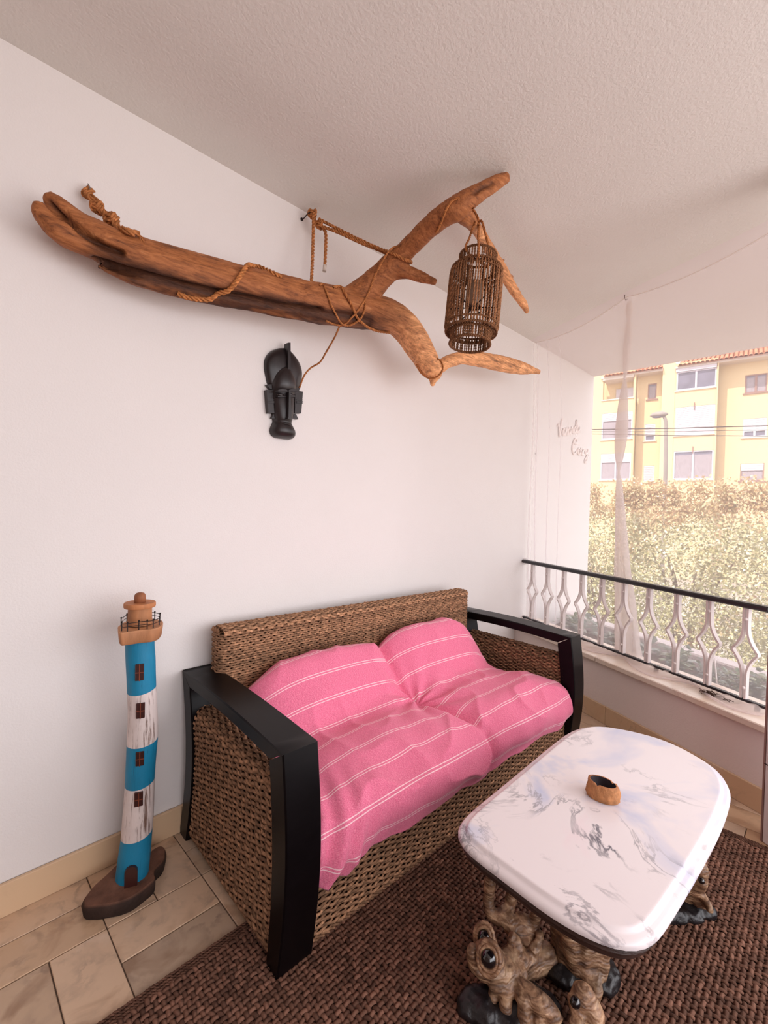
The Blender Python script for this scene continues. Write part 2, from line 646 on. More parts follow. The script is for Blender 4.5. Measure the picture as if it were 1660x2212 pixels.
def mat_painted(name, col, under, crack):
    mt, nt, bs, out = nodes(name)
    v = coords(nt, (60, 60, 5))
    n = noise_tex(nt, v, 1.6, 6, 0.65, 0.2)
    c = ramp(nt, n.outputs[0], [(crack - 0.06, under), (crack + 0.05, col)])
    n2 = noise_tex(nt, coords(nt), 14, 4)
    c = mix(nt, c, ramp(nt, n2.outputs[0], [(0.3, (0.82,) * 3), (0.7, (1.0,) * 3)]), 1.0, 'MULTIPLY')
    nt.links.new(c, bs.inputs['Base Color'])
    bs.inputs['Roughness'].default_value = 0.55
    bump(nt, bs, n.outputs[0], 0.5, 0.003)
    return mt


M_['blue'] = mat_painted('blue_painted_wood', lin(10, 128, 168), lin(6, 78, 106), 0.34)
M_['white_wood'] = mat_painted('white_painted_cracked_wood', lin(226, 212, 208), lin(120, 92, 80), 0.40)


def mat_throw():
    mt, nt, bs, out = nodes('pink_cotton_throw')
    uv = N(nt, 'ShaderNodeUVMap')
    uv.uv_map = 'UVMap'
    sp = N(nt, 'ShaderNodeSeparateXYZ')
    nt.links.new(uv.outputs[0], sp.inputs[0])
    # woven double white lines every 9.6 cm of cloth
    dv = N(nt, 'ShaderNodeMath', operation='DIVIDE')
    nt.links.new(sp.outputs[1], dv.inputs[0])
    dv.inputs[1].default_value = 0.096
    fr = N(nt, 'ShaderNodeMath', operation='FRACT')
    nt.links.new(dv.outputs[0], fr.inputs[0])
    st = ramp(nt, fr.outputs[0], [(0.0, (0, 0, 0)), (0.440, (0, 0, 0)), (0.448, (1, 1, 1)), (0.468, (1, 1, 1)), (0.476, (0, 0, 0)), (0.535, (0, 0, 0)), (0.543, (1, 1, 1)), (0.563, (1, 1, 1)), (0.571, (0, 0, 0))])
    mp = N(nt, 'ShaderNodeMapping')
    mp.inputs['Scale'].default_value = (170, 620, 1)
    nt.links.new(uv.outputs[0], mp.inputs[0])
    n = noise_tex(nt, mp.outputs[0], 1.0, 4, 0.6)
    mp2 = N(nt, 'ShaderNodeMapping')
    mp2.inputs['Scale'].default_value = (760, 60, 1)
    nt.links.new(uv.outputs[0], mp2.inputs[0])
    n2 = noise_tex(nt, mp2.outputs[0], 1.0, 3, 0.6)
    c1 = ramp(nt, n.outputs[0], [(0.32, lin(212, 92, 130)), (0.5, lin(233, 122, 155)), (0.7, lin(244, 158, 178))])
    c2 = ramp(nt, n2.outputs[0], [(0.3, (0.84, 0.78, 0.80)), (0.65, (1.06, 1.05, 1.05))])
    c = mix(nt, c1, c2, 1.0, 'MULTIPLY')
    c = mix(nt, c, lin(246, 206, 212), st)
    nt.links.new(c, bs.inputs['Base Color'])
    bs.inputs['Roughness'].default_value = 0.85
    bs.inputs['Specular IOR Level'].default_value = 0.15
    bs.inputs['Sheen Weight'].default_value = 0.15
    bump(nt, bs, n.outputs[0], 0.12, 0.0015)
    return mt


M_['throw'] = mat_throw()


def mat_net(name, alpha, col):
    mt = bpy.data.materials.new(name)
    mt.use_nodes = True
    nt = mt.node_tree
    nt.nodes.clear()
    out = N(nt, 'ShaderNodeOutputMaterial')
    tr = N(nt, 'ShaderNodeBsdfTransparent')
    df = N(nt, 'ShaderNodeBsdfDiffuse')
    tl = N(nt, 'ShaderNodeBsdfTranslucent')
    df.inputs[0].default_value = col
    tl.inputs[0].default_value = col
    m1 = N(nt, 'ShaderNodeMixShader')
    m1.inputs[0].default_value = 0.6
    nt.links.new(df.outputs[0], m1.inputs[1])
    nt.links.new(tl.outputs[0], m1.inputs[2])
    m2 = N(nt, 'ShaderNodeMixShader')
    m2.inputs[0].default_value = alpha
    nt.links.new(tr.outputs[0], m2.inputs[1])
    nt.links.new(m1.outputs[0], m2.inputs[2])
    nt.links.new(m2.outputs[0], out.inputs[0])
    return mt


M_['net'] = mat_net('white_mosquito_net', 0.28, lin(244, 236, 238))
M_['net_dense'] = mat_net('gathered_mosquito_net', 0.66, lin(236, 225, 220))
M_['net_hem'] = mat_net('net_hem', 0.60, lin(248, 238, 236))


def mat_leaf(name):
    mt, nt, bs, out = nodes(name)
    c = attr(nt)
    nt.links.new(c, bs.inputs['Base Color'])
    bs.inputs['Roughness'].default_value = 0.28
    bs.inputs['Specular IOR Level'].default_value = 0.7
    tl = N(nt, 'ShaderNodeBsdfTranslucent')
    nt.links.new(c, tl.inputs[0])
    mx = N(nt, 'ShaderNodeMixShader')
    mx.inputs[0].default_value = 0.35
    nt.links.new(bs.outputs[0], mx.inputs[1])
    nt.links.new(tl.outputs[0], mx.inputs[2])
    nt.links.new(mx.outputs[0], out.inputs[0])
    return mt


M_['leaf'] = mat_leaf('foliage')

# ================================================================== STRUCTURE
X0, Y0 = -1.5, -1.9                                        # room behind the camera
END_X = 4.567                                              # end of wall_left and of the balcony slab
RY = lambda off, y: (off + math.sin(BETA) * y) / math.cos(BETA)   # x of the parapet line at a given y

b = MB().prism([(X0, WALL_Y), (END_X, WALL_Y), (END_X, WALL_Y + 0.2), (X0, WALL_Y + 0.2)], -0.15, CEIL + 0.14)
struct(b.build('wall_left', M_['wall']))
b = MB().prism([(X0 - 0.2, Y0 - 0.2), (X0, Y0 - 0.2), (X0, WALL_Y + 0.2), (X0 - 0.2, WALL_Y + 0.2)], -0.15, CEIL + 0.14)
struct(b.build('wall_back', M_['back_wall']))
# wall behind the camera, low below the open side of the veranda
b = MB().prism([(X0, Y0 - 0.2), (1.55, Y0 - 0.2), (1.55, Y0), (X0, Y0)], -0.15, 0.42)
struct(b.build('wall_right', M_['wall']))
xi = RAIL_OFF
b = MB().prism([(X0, Y0 - 0.2), (RY(xi, Y0 - 0.2), Y0 - 0.2), (RY(xi, WALL_Y), WALL_Y), (X0, WALL_Y)], CEIL, CEIL + 0.14)
struct(b.build('ceiling', M_['ceiling']))
b = MB().prism([(RY(xi, Y0 - 0.2), Y0 - 0.2), (END_X + 0.005, Y0 - 0.2), (END_X + 0.005, WALL_Y), (RY(xi, WALL_Y), WALL_Y)], CEIL, CEIL + 0.14)
struct(b.build('ceiling_soffit', M_['soffit']))

# floor: bed of grout and marble tiles in a basket weave of 13.8 x 27.6 cm
FO = MB().prism([(X0, Y0 - 0.2), (RY(2.16, Y0 - 0.2), Y0 - 0.2), (RY(2.16, WALL_Y), WALL_Y), (X0, WALL_Y)], -0.12, -0.004).build('floor', M_['grout'])
struct(FO)
MOD = 0.276
bt = MB().box(A(-MOD / 2 + 0.0016, -MOD / 4 + 0.0016, -0.012), A(MOD / 2 - 0.0016, MOD / 4 - 0.0016, 0.0), bevel=0.0016)
tile_me = bt.mesh('tile')
tile_me.materials.append(M_['tile'])
RUG = (-0.42, 2.212, -0.60, 1.197)
for i in range(-5, 13):
    for j in range(-1, 8):
        cx, cy = 0.091 + MOD * (i + 0.5), 1.735 - MOD * (j + 0.5)
        for e in (-1, 1):
            vert = (i + j) % 2 == 1
            x, y = (cx + e * MOD / 4, cy) if vert else (cx, cy + e * MOD / 4)
            hx, hy = (MOD / 4, MOD / 2) if vert else (MOD / 2, MOD / 4)
            if x - hx > RUG[0] + 0.02 and x + hx < RUG[1] - 0.02 and y - hy > RUG[2] and y + hy < RUG[3] - 0.02:
                continue
            if y + hy > WALL_Y + 0.02 and y > WALL_Y - 0.02 or y - hy < -0.6:
                continue
            if RN @ A(x, y, 0) > 2.30 or x < -0.9:
                continue
            t = bpy.data.objects.new('tile', tile_me)
            COL.objects.link(t)
            t.parent = FO
            sx = 1.0
            if y + hy > WALL_Y:                                # the row against the wall is cut
                cut = y + hy - WALL_Y
                if vert:
                    sx = (2 * hy - cut) / (2 * hy)
                y -= cut / 2
                t.scale = (sx, 1, 1) if vert else (1, (2 * hy - cut) / (2 * hy), 1)
            t.location = (x, y, random.uniform(-0.0006, 0.0006))
            t.rotation_euler = (0, 0, math.pi / 2 if vert else 0)

# baseboards, marble strips in lengths
BL = MB().prism([(X0, WALL_Y - 0.003), (RY(2.15, WALL_Y), WALL_Y - 0.003), (RY(2.15, WALL_Y), WALL_Y), (X0, WALL_Y)], 0, 0.096).build('baseboard_left', M_['grout'])
struct(BL)
for x0, x1 in ((-1.5, -0.62), (-0.62, 0.79), (0.79, 2.0), (2.0, RY(2.14, WALL_Y))):
    MB().box(A(x0 + 0.001, WALL_Y - 0.016, 0.0005), A(x1 - 0.001, WALL_Y - 0.003, 0.099), bevel=0.002).build('strip', M_['baseboard'], BL)


def rail_M(v):
    """local (s, outward, z) -> world"""
    v = np.asarray(v, float)
    return RAIL0 * A(1, 1, 0) + v[:, :1] * RD + (v[:, 1:2] - RAIL_OFF) * RN + v[:, 2:] * A(0, 0, 1)


S1 = 1.70                                                  # end of the parapet at the door post
struct(MB().box(A(-0.06, 2.165, -0.15), A(1.86, 2.40, 0.345), M=rail_M).build('wall_balcony', M_['parapet']))
BB = MB().box(A(0.0, 2.1645, 0.0), A(S1 + 0.1, 2.166, 0.096), M=rail_M).build('baseboard_balcony', M_['grout'])
struct(BB)
for s0, s1 in ((0.03, 0.30), (0.30, 0.93), (0.93, S1 + 0.1)):
    MB().box(A(s0 + 0.001, 2.152, 0.0005), A(s1 - 0.001, 2.1645, 0.105), M=rail_M, bevel=0.002).build('strip', M_['baseboard'], BB)
SL = MB().box(A(-0.02, 2.16, 0.340), A(S1 + 0.12, 2.405, 0.347), M=rail_M).build('trim_sill', M_['grout'])
struct(SL)
for s0, s1 in ((-0.01, 0.86), (0.86, S1 + 0.12)):
    MB().box(A(s0 + 0.001, 2.132, 0.347), A(s1 - 0.001, 2.42, 0.377), M=rail_M, bevel=0.004).build('sill_slab', M_['sill'], SL)

# white post of the balcony door at the right edge of the frame, and the wall piece beyond it
pst = MB()
p0 = A(2.246, 0.166, 0)


def post_M(v):
    v = np.asarray(v, float)
    c, s_ = math.cos(math.radians(-33)), math.sin(math.radians(-33))
    return np.c_[p0[0] + v[:, 0] * c - v[:, 1] * s_, p0[1] + v[:, 0] * s_ + v[:, 1] * c, v[:, 2]]


pst.box(A(0.0, -0.075, 0.0), A(0.10, 0.0, CEIL), M=post_M, bevel=0.004)
DP = pst.build('door_1', M_['white_paint'])
struct(DP)
MB().box(A(0.0, 0.0, 0.0), A(0.02, 0.006, CEIL), M=post_M).build('door_frame', M_['sill_brown'], DP)
MB().box(A(-0.0015, -0.0765, 0.30), A(0.1015, 0.0015, 0.303), M=post_M).build('seam', M_['iron'], DP)

# outside: planter, ground
struct(MB().box(A(-0.3, 2.40, -0.9), A(2.4, 2.95, 0.235), M=rail_M).build('ground_planter_soil', M_['soil']))
struct(MB().box(A(-0.3, 2.95, -2.6), A(2.4, 3.07, 0.325), M=rail_M, bevel=0.01).build('wall_planter', M_['soffit']))
struct(MB().box(A(-40, -40, -3.2), A(80, 60, -3.0)).build('ground', M_['ground']))

# ================================================================== RAILING
rl = thing('balcony_railing', 'white diamond balustrade with a black handrail on the marble sill', 'railing', railp(0.85, RAIL_OFF, 0.377))


def rbox(mb, s0, s1, w, z0, z1, bevel=0.003, off=0.0):
    mb.box(A(s0, RAIL_OFF - w / 2 + off, z0), A(s1, RAIL_OFF + w / 2 + off, z1), M=rail_M, bevel=bevel)
    return mb


b = MB()
rbox(b, 0.004, S1 - 0.02, 0.042, 0.822, 0.847, 0.006)
o = b.build('handrail', M_['black_metal'], rl)
o['label'] = 'black handrail'
MB().box(A(-0.001, RAIL_OFF - 0.03, 0.806), A(0.004, RAIL_OFF + 0.03, 0.858), M=rail_M, bevel=0.001).build('wall_plate', M_['white_paint'], rl)
o = rbox(MB(), 0.02, S1 - 0.02, 0.022, 0.399, 0.411, 0.002).build('bottom_bar', M_['black_metal'], rl)
for s in (0.035, 0.6, 1.15, 1.64):
    rbox(MB(), s - 0.008, s + 0.008, 0.02, 0.377, 0.399, 0.002).build('foot', M_['black_metal'], rl)


def baluster(s):
    zt, zm, zb, hw = 0.822, 0.622, 0.411, 0.056
    mb = MB()
    for sg in (-1, 1):
        pts = []
        for z in np.linspace(zt, zb, 41):
            d = abs(z - zm)
            span = 0.118
            q = max(0.0, 1 - d / span)
            x = 0.0085 + (hw - 0.0085) * (q ** 2.3)
            pts.append((sg * x, z))
        pts = np.array(pts)
        tg = np.gradient(pts, axis=0)
        tg /= np.linalg.norm(tg, axis=1)[:, None]
        nr = np.c_[-tg[:, 1], tg[:, 0]]
        th = 0.0045
        ring = []
        for (p, n) in zip(pts, nr):
            a_, b_ = p + n * th, p - n * th
            ring.append([(a_[0] + s, RAIL_OFF - 0.011, a_[1]), (a_[0] + s, RAIL_OFF + 0.011, a_[1]), (b_[0] + s, RAIL_OFF + 0.011, b_[1]), (b_[0] + s, RAIL_OFF - 0.011, b_[1])])
        ring = rail_M(np.array(ring).reshape(-1, 3)).reshape(-1, 4, 3)
        mb.grid(ring, closed_u=True)
    return mb


for k in range(10):
    s = 0.117 + 0.163 * k
    o = baluster(s).build('baluster', M_['white_paint'], rl)
    for z in (0.772, 0.462):
        MB().ball(railp(s + 0.004, RAIL_OFF - 0.012, z), 0.0075, 8).build('bolt', M_['white_paint'], o, smooth=True)

# ================================================================== NET
NOFF = RAIL_OFF + 0.03


def net_sheet(s0, s1, ztop, ns, nz, amp, freq, zbot=0.378):
    """hanging sheet between s0 and s1, ztop(s) the sagging upper edge"""
    ss = np.linspace(s0, s1, ns)
    P = np.zeros((nz, ns, 3))
    for j, s in enumerate(ss):
        zt = ztop(s)
        for i in range(nz):
            t = i / (nz - 1)
            z = zt * (1 - t) + zbot * t
            w = amp * (0.25 + 0.75 * t) * (math.sin(s * freq + 1.3 * math.sin(3 * t + s * 4)) + 0.5 * math.sin(s * freq * 2.3 + 2 * t))
            P[i, j] = railp(s, NOFF + w + 0.012, z)
    return P


nt_thing = thing('mosquito_net', 'sheer white mosquito net hung across the balcony opening', 'net', railp(0.6, NOFF, 0.378))
sag = lambda s: CEIL - 0.012 - 0.05 * abs(math.sin(math.pi * min(1, s / 0.84) if s < 0.84 else math.pi * (s - 0.84) / 0.9)) ** 0.8
MB().grid(net_sheet(0.03, 1.72, sag, 150, 40, 0.0016, 26)).build('net_sheet', M_['net'], nt_thing, smooth=True)
# folds of slack net gathered against the wall end
for (sa, sb, wd_) in ((0.012, 0.05, 0.010), (0.05, 0.13, 0.008), (0.16, 0.26, 0.006), (0.30, 0.36, 0.004)):
    pp = []
    for t in np.linspace(0, 1, 26):
        s = sa + (sb - sa) * t ** 0.6 + 0.01 * math.sin(5 * t + sa * 40)
        z = (sag(s) - 0.012) * (1 - t) + 0.40 * t
        pp.append(railp(s, NOFF - 0.012 + 0.006 * math.sin(7 * t), z))
    MB().tube(pp, np.linspace(0.004, wd_ * 1.8, 26), 10, squash=0.22).build('net_fold', M_['net'], nt_thing, smooth=True)
# upper edge cord, sagging between the ceiling hooks
top = [railp(s, NOFF, sag(s)) for s in np.linspace(0.02, 1.72, 60)]
MB().tube(top, 0.0022, 6).build('edge_cord', M_['net_dense'], nt_thing)
# tied-up strip of net
tw = []
for (z, s, r) in ((2.515, 0.838, 0.010), (2.49, 0.838, 0.017), (2.46, 0.839, 0.020), (2.425, 0.840, 0.017), (2.40, 0.840, 0.008), (2.36, 0.838, 0.018), (2.27, 0.836, 0.024), (2.17, 0.830, 0.022), (2.09, 0.826, 0.014),
                  (2.052, 0.823, 0.005), (2.01, 0.822, 0.016), (1.92, 0.818, 0.027), (1.80, 0.814, 0.036), (1.68, 0.810, 0.036), (1.58, 0.806, 0.026), (1.51, 0.804, 0.012), (1.478, 0.803, 0.005),
                  (1.44, 0.806, 0.015), (1.34, 0.815, 0.024), (1.20, 0.828, 0.032), (1.0, 0.845, 0.042), (0.85, 0.862, 0.052), (0.7, 0.88, 0.062), (0.5, 0.90, 0.072), (0.385, 0.914, 0.08)):
    tw.append((s, z, r))
tw = smooth_path(tw, 110)
k = 28
P = np.zeros((len(tw), k, 3))
for i, (s, z, r) in enumerate(tw):
    r = max(r, 0.004)
    for j in range(k):
        a_ = 2 * math.pi * j / k
        rr = r * (1 + 0.16 * math.sin(7 * a_ + z * 9) + 0.06 * math.sin(13 * a_))
        P[i, j] = railp(s + rr * math.cos(a_), NOFF + 0.035 + rr * 0.55 * math.sin(a_), z)
MB().grid(P, closed_u=True).build('tied_strip', M_['net_dense'], nt_thing, smooth=True)
for (s, z) in ((0.823, 2.052), (0.803, 1.478), (0.840, 2.40)):
    MB().lathe([(0.007, -0.006), (0.010, 0), (0.007, 0.006)], railp(s, NOFF + 0.035, z), 12).build('tie', M_['net_hem'], nt_thing)
# hem pooled in scallops on the sill
hs = np.linspace(0.0, 1.69, 170)
hem = np.zeros((170, 14, 3))
for i, s in enumerate(hs):
    sc = abs(math.sin(math.pi * (s - 0.10) / 0.42))
    reach = 0.045 + 0.105 * sc ** 1.3
    for j in range(14):
        t = j / 13
        z = 0.3795 + 0.030 * (1 - t) ** 2 * (0.5 + 0.5 * math.sin(s * 23)) + 0.012 * math.sin(math.pi * t) * (1 + math.sin(s * 61 + 5 * t)) + 0.006 * math.sin(40 * s + 9 * t) * t
        hem[i, j] = railp(s, NOFF + 0.02 - reach * t - 0.0 * s, max(z, 0.379))
MB().grid(hem).build('hem', M_['net_hem'], nt_thing, smooth=True)
pp = [railp(s, NOFF + 0.02 - (0.045 + 0.105 * abs(math.sin(math.pi * (s - 0.10) / 0.42)) ** 1.3), 0.386 + 0.004 * math.sin(30 * s)) for s in np.linspace(0.0, 1.69, 150)]
MB().tube(pp, 0.006, 6).build('hem_edge', M_['net_hem'], nt_thing, smooth=True)
o = MB().tube([railp(0.838, NOFF - 0.004, CEIL + 0.004), railp(0.838, NOFF - 0.004, CEIL - 0.02), railp(0.838, NOFF + 0.008, CEIL - 0.03), railp(0.838, NOFF + 0.018, CEIL - 0.02)], 0.0025, 6).build('net_hook', M_['steel'], origin=railp(0.838, NOFF, CEIL))
tag(o, 'small metal ceiling hook carrying the tied-up net strip', 'hook')
o = MB().ball(at_y(1158, 980, WALL_Y - 0.004), 0.006, 10).build('nail', M_['steel'], origin=at_y(1158, 980, WALL_Y), smooth=True)
tag(o, 'small nail pinning the net to the white wall near the corner', 'nail')


# ================================================================== SOFA
SA = math.radians(-2)
S_O = A(0.64, 0.985, 0)


def sofa_M(v):
    v = np.asarray(v, float)
    sh = v.shape
    v = v.reshape(-1, 3)
    c, s_ = math.cos(SA), math.sin(SA)
    return np.c_[S_O[0] + v[:, 0] * c - v[:, 1] * s_, S_O[1] + v[:, 0] * s_ + v[:, 1] * c, v[:, 2]].reshape(sh)


def sofa_D(v):
    v = np.asarray(v, float)
    c, s_ = math.cos(SA), math.sin(SA)
    return np.stack([v[..., 0] * c - v[..., 1] * s_, v[..., 0] * s_ + v[..., 1] * c, v[..., 2]], -1)


def weave(mb, P, NR, rows_b, stake, amp, rn, rb, tone=(0.55, 1.25), k=5, twist=0.25, fmt=sofa_M, fmd=sofa_D, shift=0.5):
    """P [rows, n, 3] strand centre lines, NR normals, rows_b direction across the rows (all local)"""
    Rr, n = P.shape[:2]
    seg = np.linalg.norm(np.diff(P, axis=1), axis=2)
    d = np.concatenate([np.zeros((Rr, 1)), np.cumsum(seg, 1)], 1)
    ph = RNG.uniform(-0.12, 0.12, (Rr, 1)) + np.arange(Rr)[:, None] * shift
    w = np.sin(math.pi * (d / stake) + 2 * math.pi * ph)
    jit = RNG.normal(0, 0.10, (Rr, n))
    off = amp * w + amp * 0.5 * jit
    cross = rows_b * RNG.normal(0, 0.0007, (Rr, n))[..., None]
    lift = rows_b * (0.0012 * np.sin(2 * math.pi * (d / stake) + 2 * math.pi * ph))[..., None]
    Q = P + NR * off[..., None] + cross + lift
    rb_ = rb * (1 + twist * np.sin(2 * math.pi * d / (stake * 0.66) + RNG.uniform(0, 6, (Rr, 1))))
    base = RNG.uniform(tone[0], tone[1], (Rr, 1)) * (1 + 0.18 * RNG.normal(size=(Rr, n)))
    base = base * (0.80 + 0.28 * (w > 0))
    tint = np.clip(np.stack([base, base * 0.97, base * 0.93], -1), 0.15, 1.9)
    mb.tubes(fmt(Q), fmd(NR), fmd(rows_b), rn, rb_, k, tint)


def sweep_weave(mb, prof, axis_pts, spacing, stake, amp=0.0035, rn=0.0042, rb=0.0052, step=None, tone=(0.55, 1.25)):
    """prof: function t in metres -> (point2, normal2) list; strands run along axis (array of scalars)"""
    pts, nrm = prof
    Rr, n = len(pts), len(axis_pts)
    return Rr, n


def resample(poly, d):
    p = np.array(poly, float)
    seg = np.linalg.norm(np.diff(p, axis=0), axis=1)
    c = np.concatenate([[0], np.cumsum(seg)])
    t = np.arange(d / 2, c[-1], d)
    q = np.stack([np.interp(t, c, p[:, k]) for k in range(p.shape[1])], 1)
    return q


def normals2(q, sign=1):
    t = np.gradient(q, axis=0)
    t /= np.linalg.norm(t, axis=1)[:, None]
    return np.stack([t[:, 1], -t[:, 0]], 1) * sign, t


def rope(mb, path, r, tint=(1, 1, 1), pitch=None, k=6, strands=3, n=None):
    """laid rope of three strands"""
    path = np.array(path, float)
    L = np.linalg.norm(np.diff(path, axis=0), axis=1).sum()
    pitch = pitch or r * 7
    n = n or int(max(12, L / pitch * 10))
    c = np.concatenate([[0], np.cumsum(np.linalg.norm(np.diff(path, axis=0), axis=1))])
    tt = np.linspace(0, c[-1], n)
    p = np.stack([np.interp(tt, c, path[:, q]) for q in range(3)], 1)
    for _ in range(2):
        p[1:-1] = 0.25 * p[:-2] + 0.5 * p[1:-1] + 0.25 * p[2:]
    t, nn, bb = frames(p)
    PS, NS, BS = [], [], []
    for s in range(strands):
        a_ = 2 * math.pi * (tt / pitch + s / strands)
        rad = np.cos(a_)[:, None] * nn + np.sin(a_)[:, None] * bb
        PS.append(p + rad * r * 0.52)
        NS.append(rad)
        BS.append(np.cross(t, rad))
    tn = np.array(tint)[None, None] * (1 + 0.12 * RNG.normal(size=(strands, n, 1))) * np.array([1.0, 0.93, 1.06])[:strands, None, None]
    mb.tubes(np.array(PS), np.array(NS), np.array(BS), r * 0.54, r * 0.54, k, np.clip(tn, 0.2, 2))
    return mb


SW, SD = 1.75, 0.72
sofa = thing('wicker_sofa', 'two seat woven seagrass sofa with bowed black wooden arms against the wall', 'sofa', sofa_M(A(SW / 2, SD / 2, 0)))


def arm_frame(u0, u1):
    """closed bowed frame: front leg, arm slab, rear leg as one moulded loop of rectangular section"""
    mb = MB()
    # outer and inner outlines in (v, z)
    zs = np.linspace(0, 0.6, 25)
    fo = [(0.000 - 0.030 * math.sin(math.pi * (z / 0.6)) + 0.006 * (1 - z / 0.6), z) for z in zs]          # front face, bowed forward
    fi = [(0.078 - 0.026 * math.sin(math.pi * (z / 0.6)) - 0.012 * (1 - z / 0.6), z) for z in zs if z < 0.552]
    bo = [(0.728 - 0.050 * math.sin(math.pi * (z / 0.61)), z) for z in zs * 0.61 / 0.6]
    bi = [(0.660 - 0.050 * math.sin(math.pi * (z / 0.61)), z) for z in zs if z < 0.562]
    top = [(v, 0.600 + (0.010 * v / 0.728) + 0.010 * math.sin(math.pi * v / 0.728)) for v in np.linspace(0, 0.728, 25)]
    bot = [(v, 0.556 + (0.010 * v / 0.728) + 0.012 * math.sin(math.pi * v / 0.728)) for v in np.linspace(fi[-1][0], bi[-1][0], 25)]

    def strip(o_, i_, name):
        n = 25
        o_ = smooth_path(np.c_[np.array(o_), np.zeros(len(o_))], n)[:, :2]
        i_ = smooth_path(np.c_[np.array(i_), np.zeros(len(i_))], n)[:, :2]
        m2 = MB()
        bv = 0.004
        R_ = []
        for p, q in zip(o_, i_):
            dq = (q - p) / np.linalg.norm(q - p)
            pts = []
            for (u, e) in ((u0 + bv, p), (u1 - bv, p), (u1, p + dq * bv), (u1, q - dq * bv), (u1 - bv, q), (u0 + bv, q), (u0, q - dq * bv), (u0, p + dq * bv)):
                pts.append((u, e[0], e[1]))
            R_.append(pts)
        G = sofa_M(np.array(R_))
        m2.grid(G, closed_u=True, flip=True)
        kk = 8
        m2.f.append([tuple(range(kk)), tuple((n - 1) * kk + i for i in range(kk))[::-1]])
        ob = m2.build(name, M_['black_wood'], sofa)
        ob['label'] = {'leg': 'bowed black wooden leg', 'armrest': 'black lacquered wooden armrest'}[name]
        auto_smooth(ob, 30)
    strip(fo, fi + [(fi[-1][0], 0.556)], 'leg')
    strip(bo, bi + [(bi[-1][0], 0.566)], 'leg')
    strip(top, bot, 'armrest')


arm_frame(0.0, 0.11)
arm_frame(SW - 0.11, SW)


def side_panel(u0, u1):
    """woven panel between the legs with a rolled top; strands run front to back, rows follow the section in (u, z)"""
    r = (u1 - u0) / 2
    uc = (u0 + u1) / 2
    ztop = 0.490
    sec = [(u0, 0.03), (u0, ztop - r)] + [(uc - r * math.cos(a_), ztop - r + r * math.sin(a_)) for a_ in np.linspace(0.15, math.pi - 0.15, 9)] + [(u1, ztop - r), (u1, 0.03)]
    q = resample(sec, 0.0088)
    nr, tg = normals2(q, -1)
    # normals must point outwards
    outw = q - np.array([uc, ztop - r])
    outw[:, 1] = np.maximum(outw[:, 1], 0)
    sg = np.sign((nr * outw).sum(1))
    nr *= np.where(sg == 0, 1, sg)[:, None]
    n = 110
    P = np.zeros((len(q), n, 3))
    for i, (u, z) in enumerate(q):
        f = z / 0.6
        v0 = 0.062 - 0.026 * math.sin(math.pi * min(1, f)) - 0.01 * (1 - f)
        v1 = 0.668 - 0.050 * math.sin(math.pi * min(1, z / 0.61))
        P[i] = np.c_[np.full(n, u), np.linspace(v0, v1, n), z + 0.006 * np.sin(np.linspace(0, math.pi, n)) * 0 + np.full(n, 0.0)]
    NR = np.repeat(np.c_[nr[:, 0], np.zeros(len(q)), nr[:, 1]][:, None], n, 1)
    B = np.repeat(np.c_[tg[:, 0], np.zeros(len(q)), tg[:, 1]][:, None], n, 1)
    mb = MB()
    weave(mb, P, NR, B, 0.030, 0.0038, 0.0042, 0.0056, tone=(0.55, 1.0))
    for s in (0, -1):      # braided edge along the legs
        pts = sofa_M(P[:len(q), s] + NR[:, s] * 0.004)
        rope(mb, pts, 0.008, (0.7, 0.68, 0.66))
    rope(mb, sofa_M(np.c_[np.full(40, u0 + 0.004), np.linspace(0.07, 0.66, 40), np.full(40, 0.026)]), 0.007, (0.7, 0.68, 0.66))
    o = mb.build('side_panel', M_['seagrass'], sofa, smooth=True, kind='stuff')
    o['label'] = 'woven seagrass side panel with a rolled top edge'
    c = MB()
    c.prism([(u0 + 0.007, 0.06), (u1 - 0.007, 0.06), (u1 - 0.007, 0.61), (u0 + 0.007, 0.61)], 0.03, ztop - r)
    c.prism([(u0 + 0.02, 0.06), (u1 - 0.02, 0.06), (u1 - 0.02, 0.61), (u0 + 0.02, 0.61)], ztop - r, ztop - 0.012)
    c.v = [sofa_M(x) for x in c.v]
    c.build('core', M_['core'], o)


side_panel(0.012, 0.098)
side_panel(SW - 0.098, SW - 0.012)


def plan_weave(path2, z0, z1, dz, stake, name, core_off=0.006, sag=None, tone=(0.6, 1.25), label=None, sign=1):
    """strands follow path2 (u, v) in plan, stacked in z"""
    p = resample(path2, 0.0055)
    for _ in range(3):
        p[1:-1] = 0.25 * p[:-2] + 0.5 * p[1:-1] + 0.25 * p[2:]
    nr, tg = normals2(p, sign)
    zs = np.arange(z0, z1, dz)
    n = len(p)
    P = np.zeros((len(zs), n, 3))
    P[:, :, 0], P[:, :, 1] = p[None, :, 0], p[None, :, 1]
    P[:, :, 2] = zs[:, None]
    if sag is not None:
        P[:, :, 2] += sag(p[:, 0])[None] * ((zs - z0) / (z1 - z0))[:, None]
        P[:, :, 1] += 0.06 * ((zs - z0) / (z1 - z0))[:, None] * 0
    NR = np.repeat(np.c_[nr, np.zeros(n)][None], len(zs), 0)
    B = np.zeros_like(P)
    B[..., 2] = 1
    mb = MB()
    weave(mb, P, NR, B, stake, 0.0032, 0.0040, 0.0050, tone=tone, shift=0.5)
    return mb


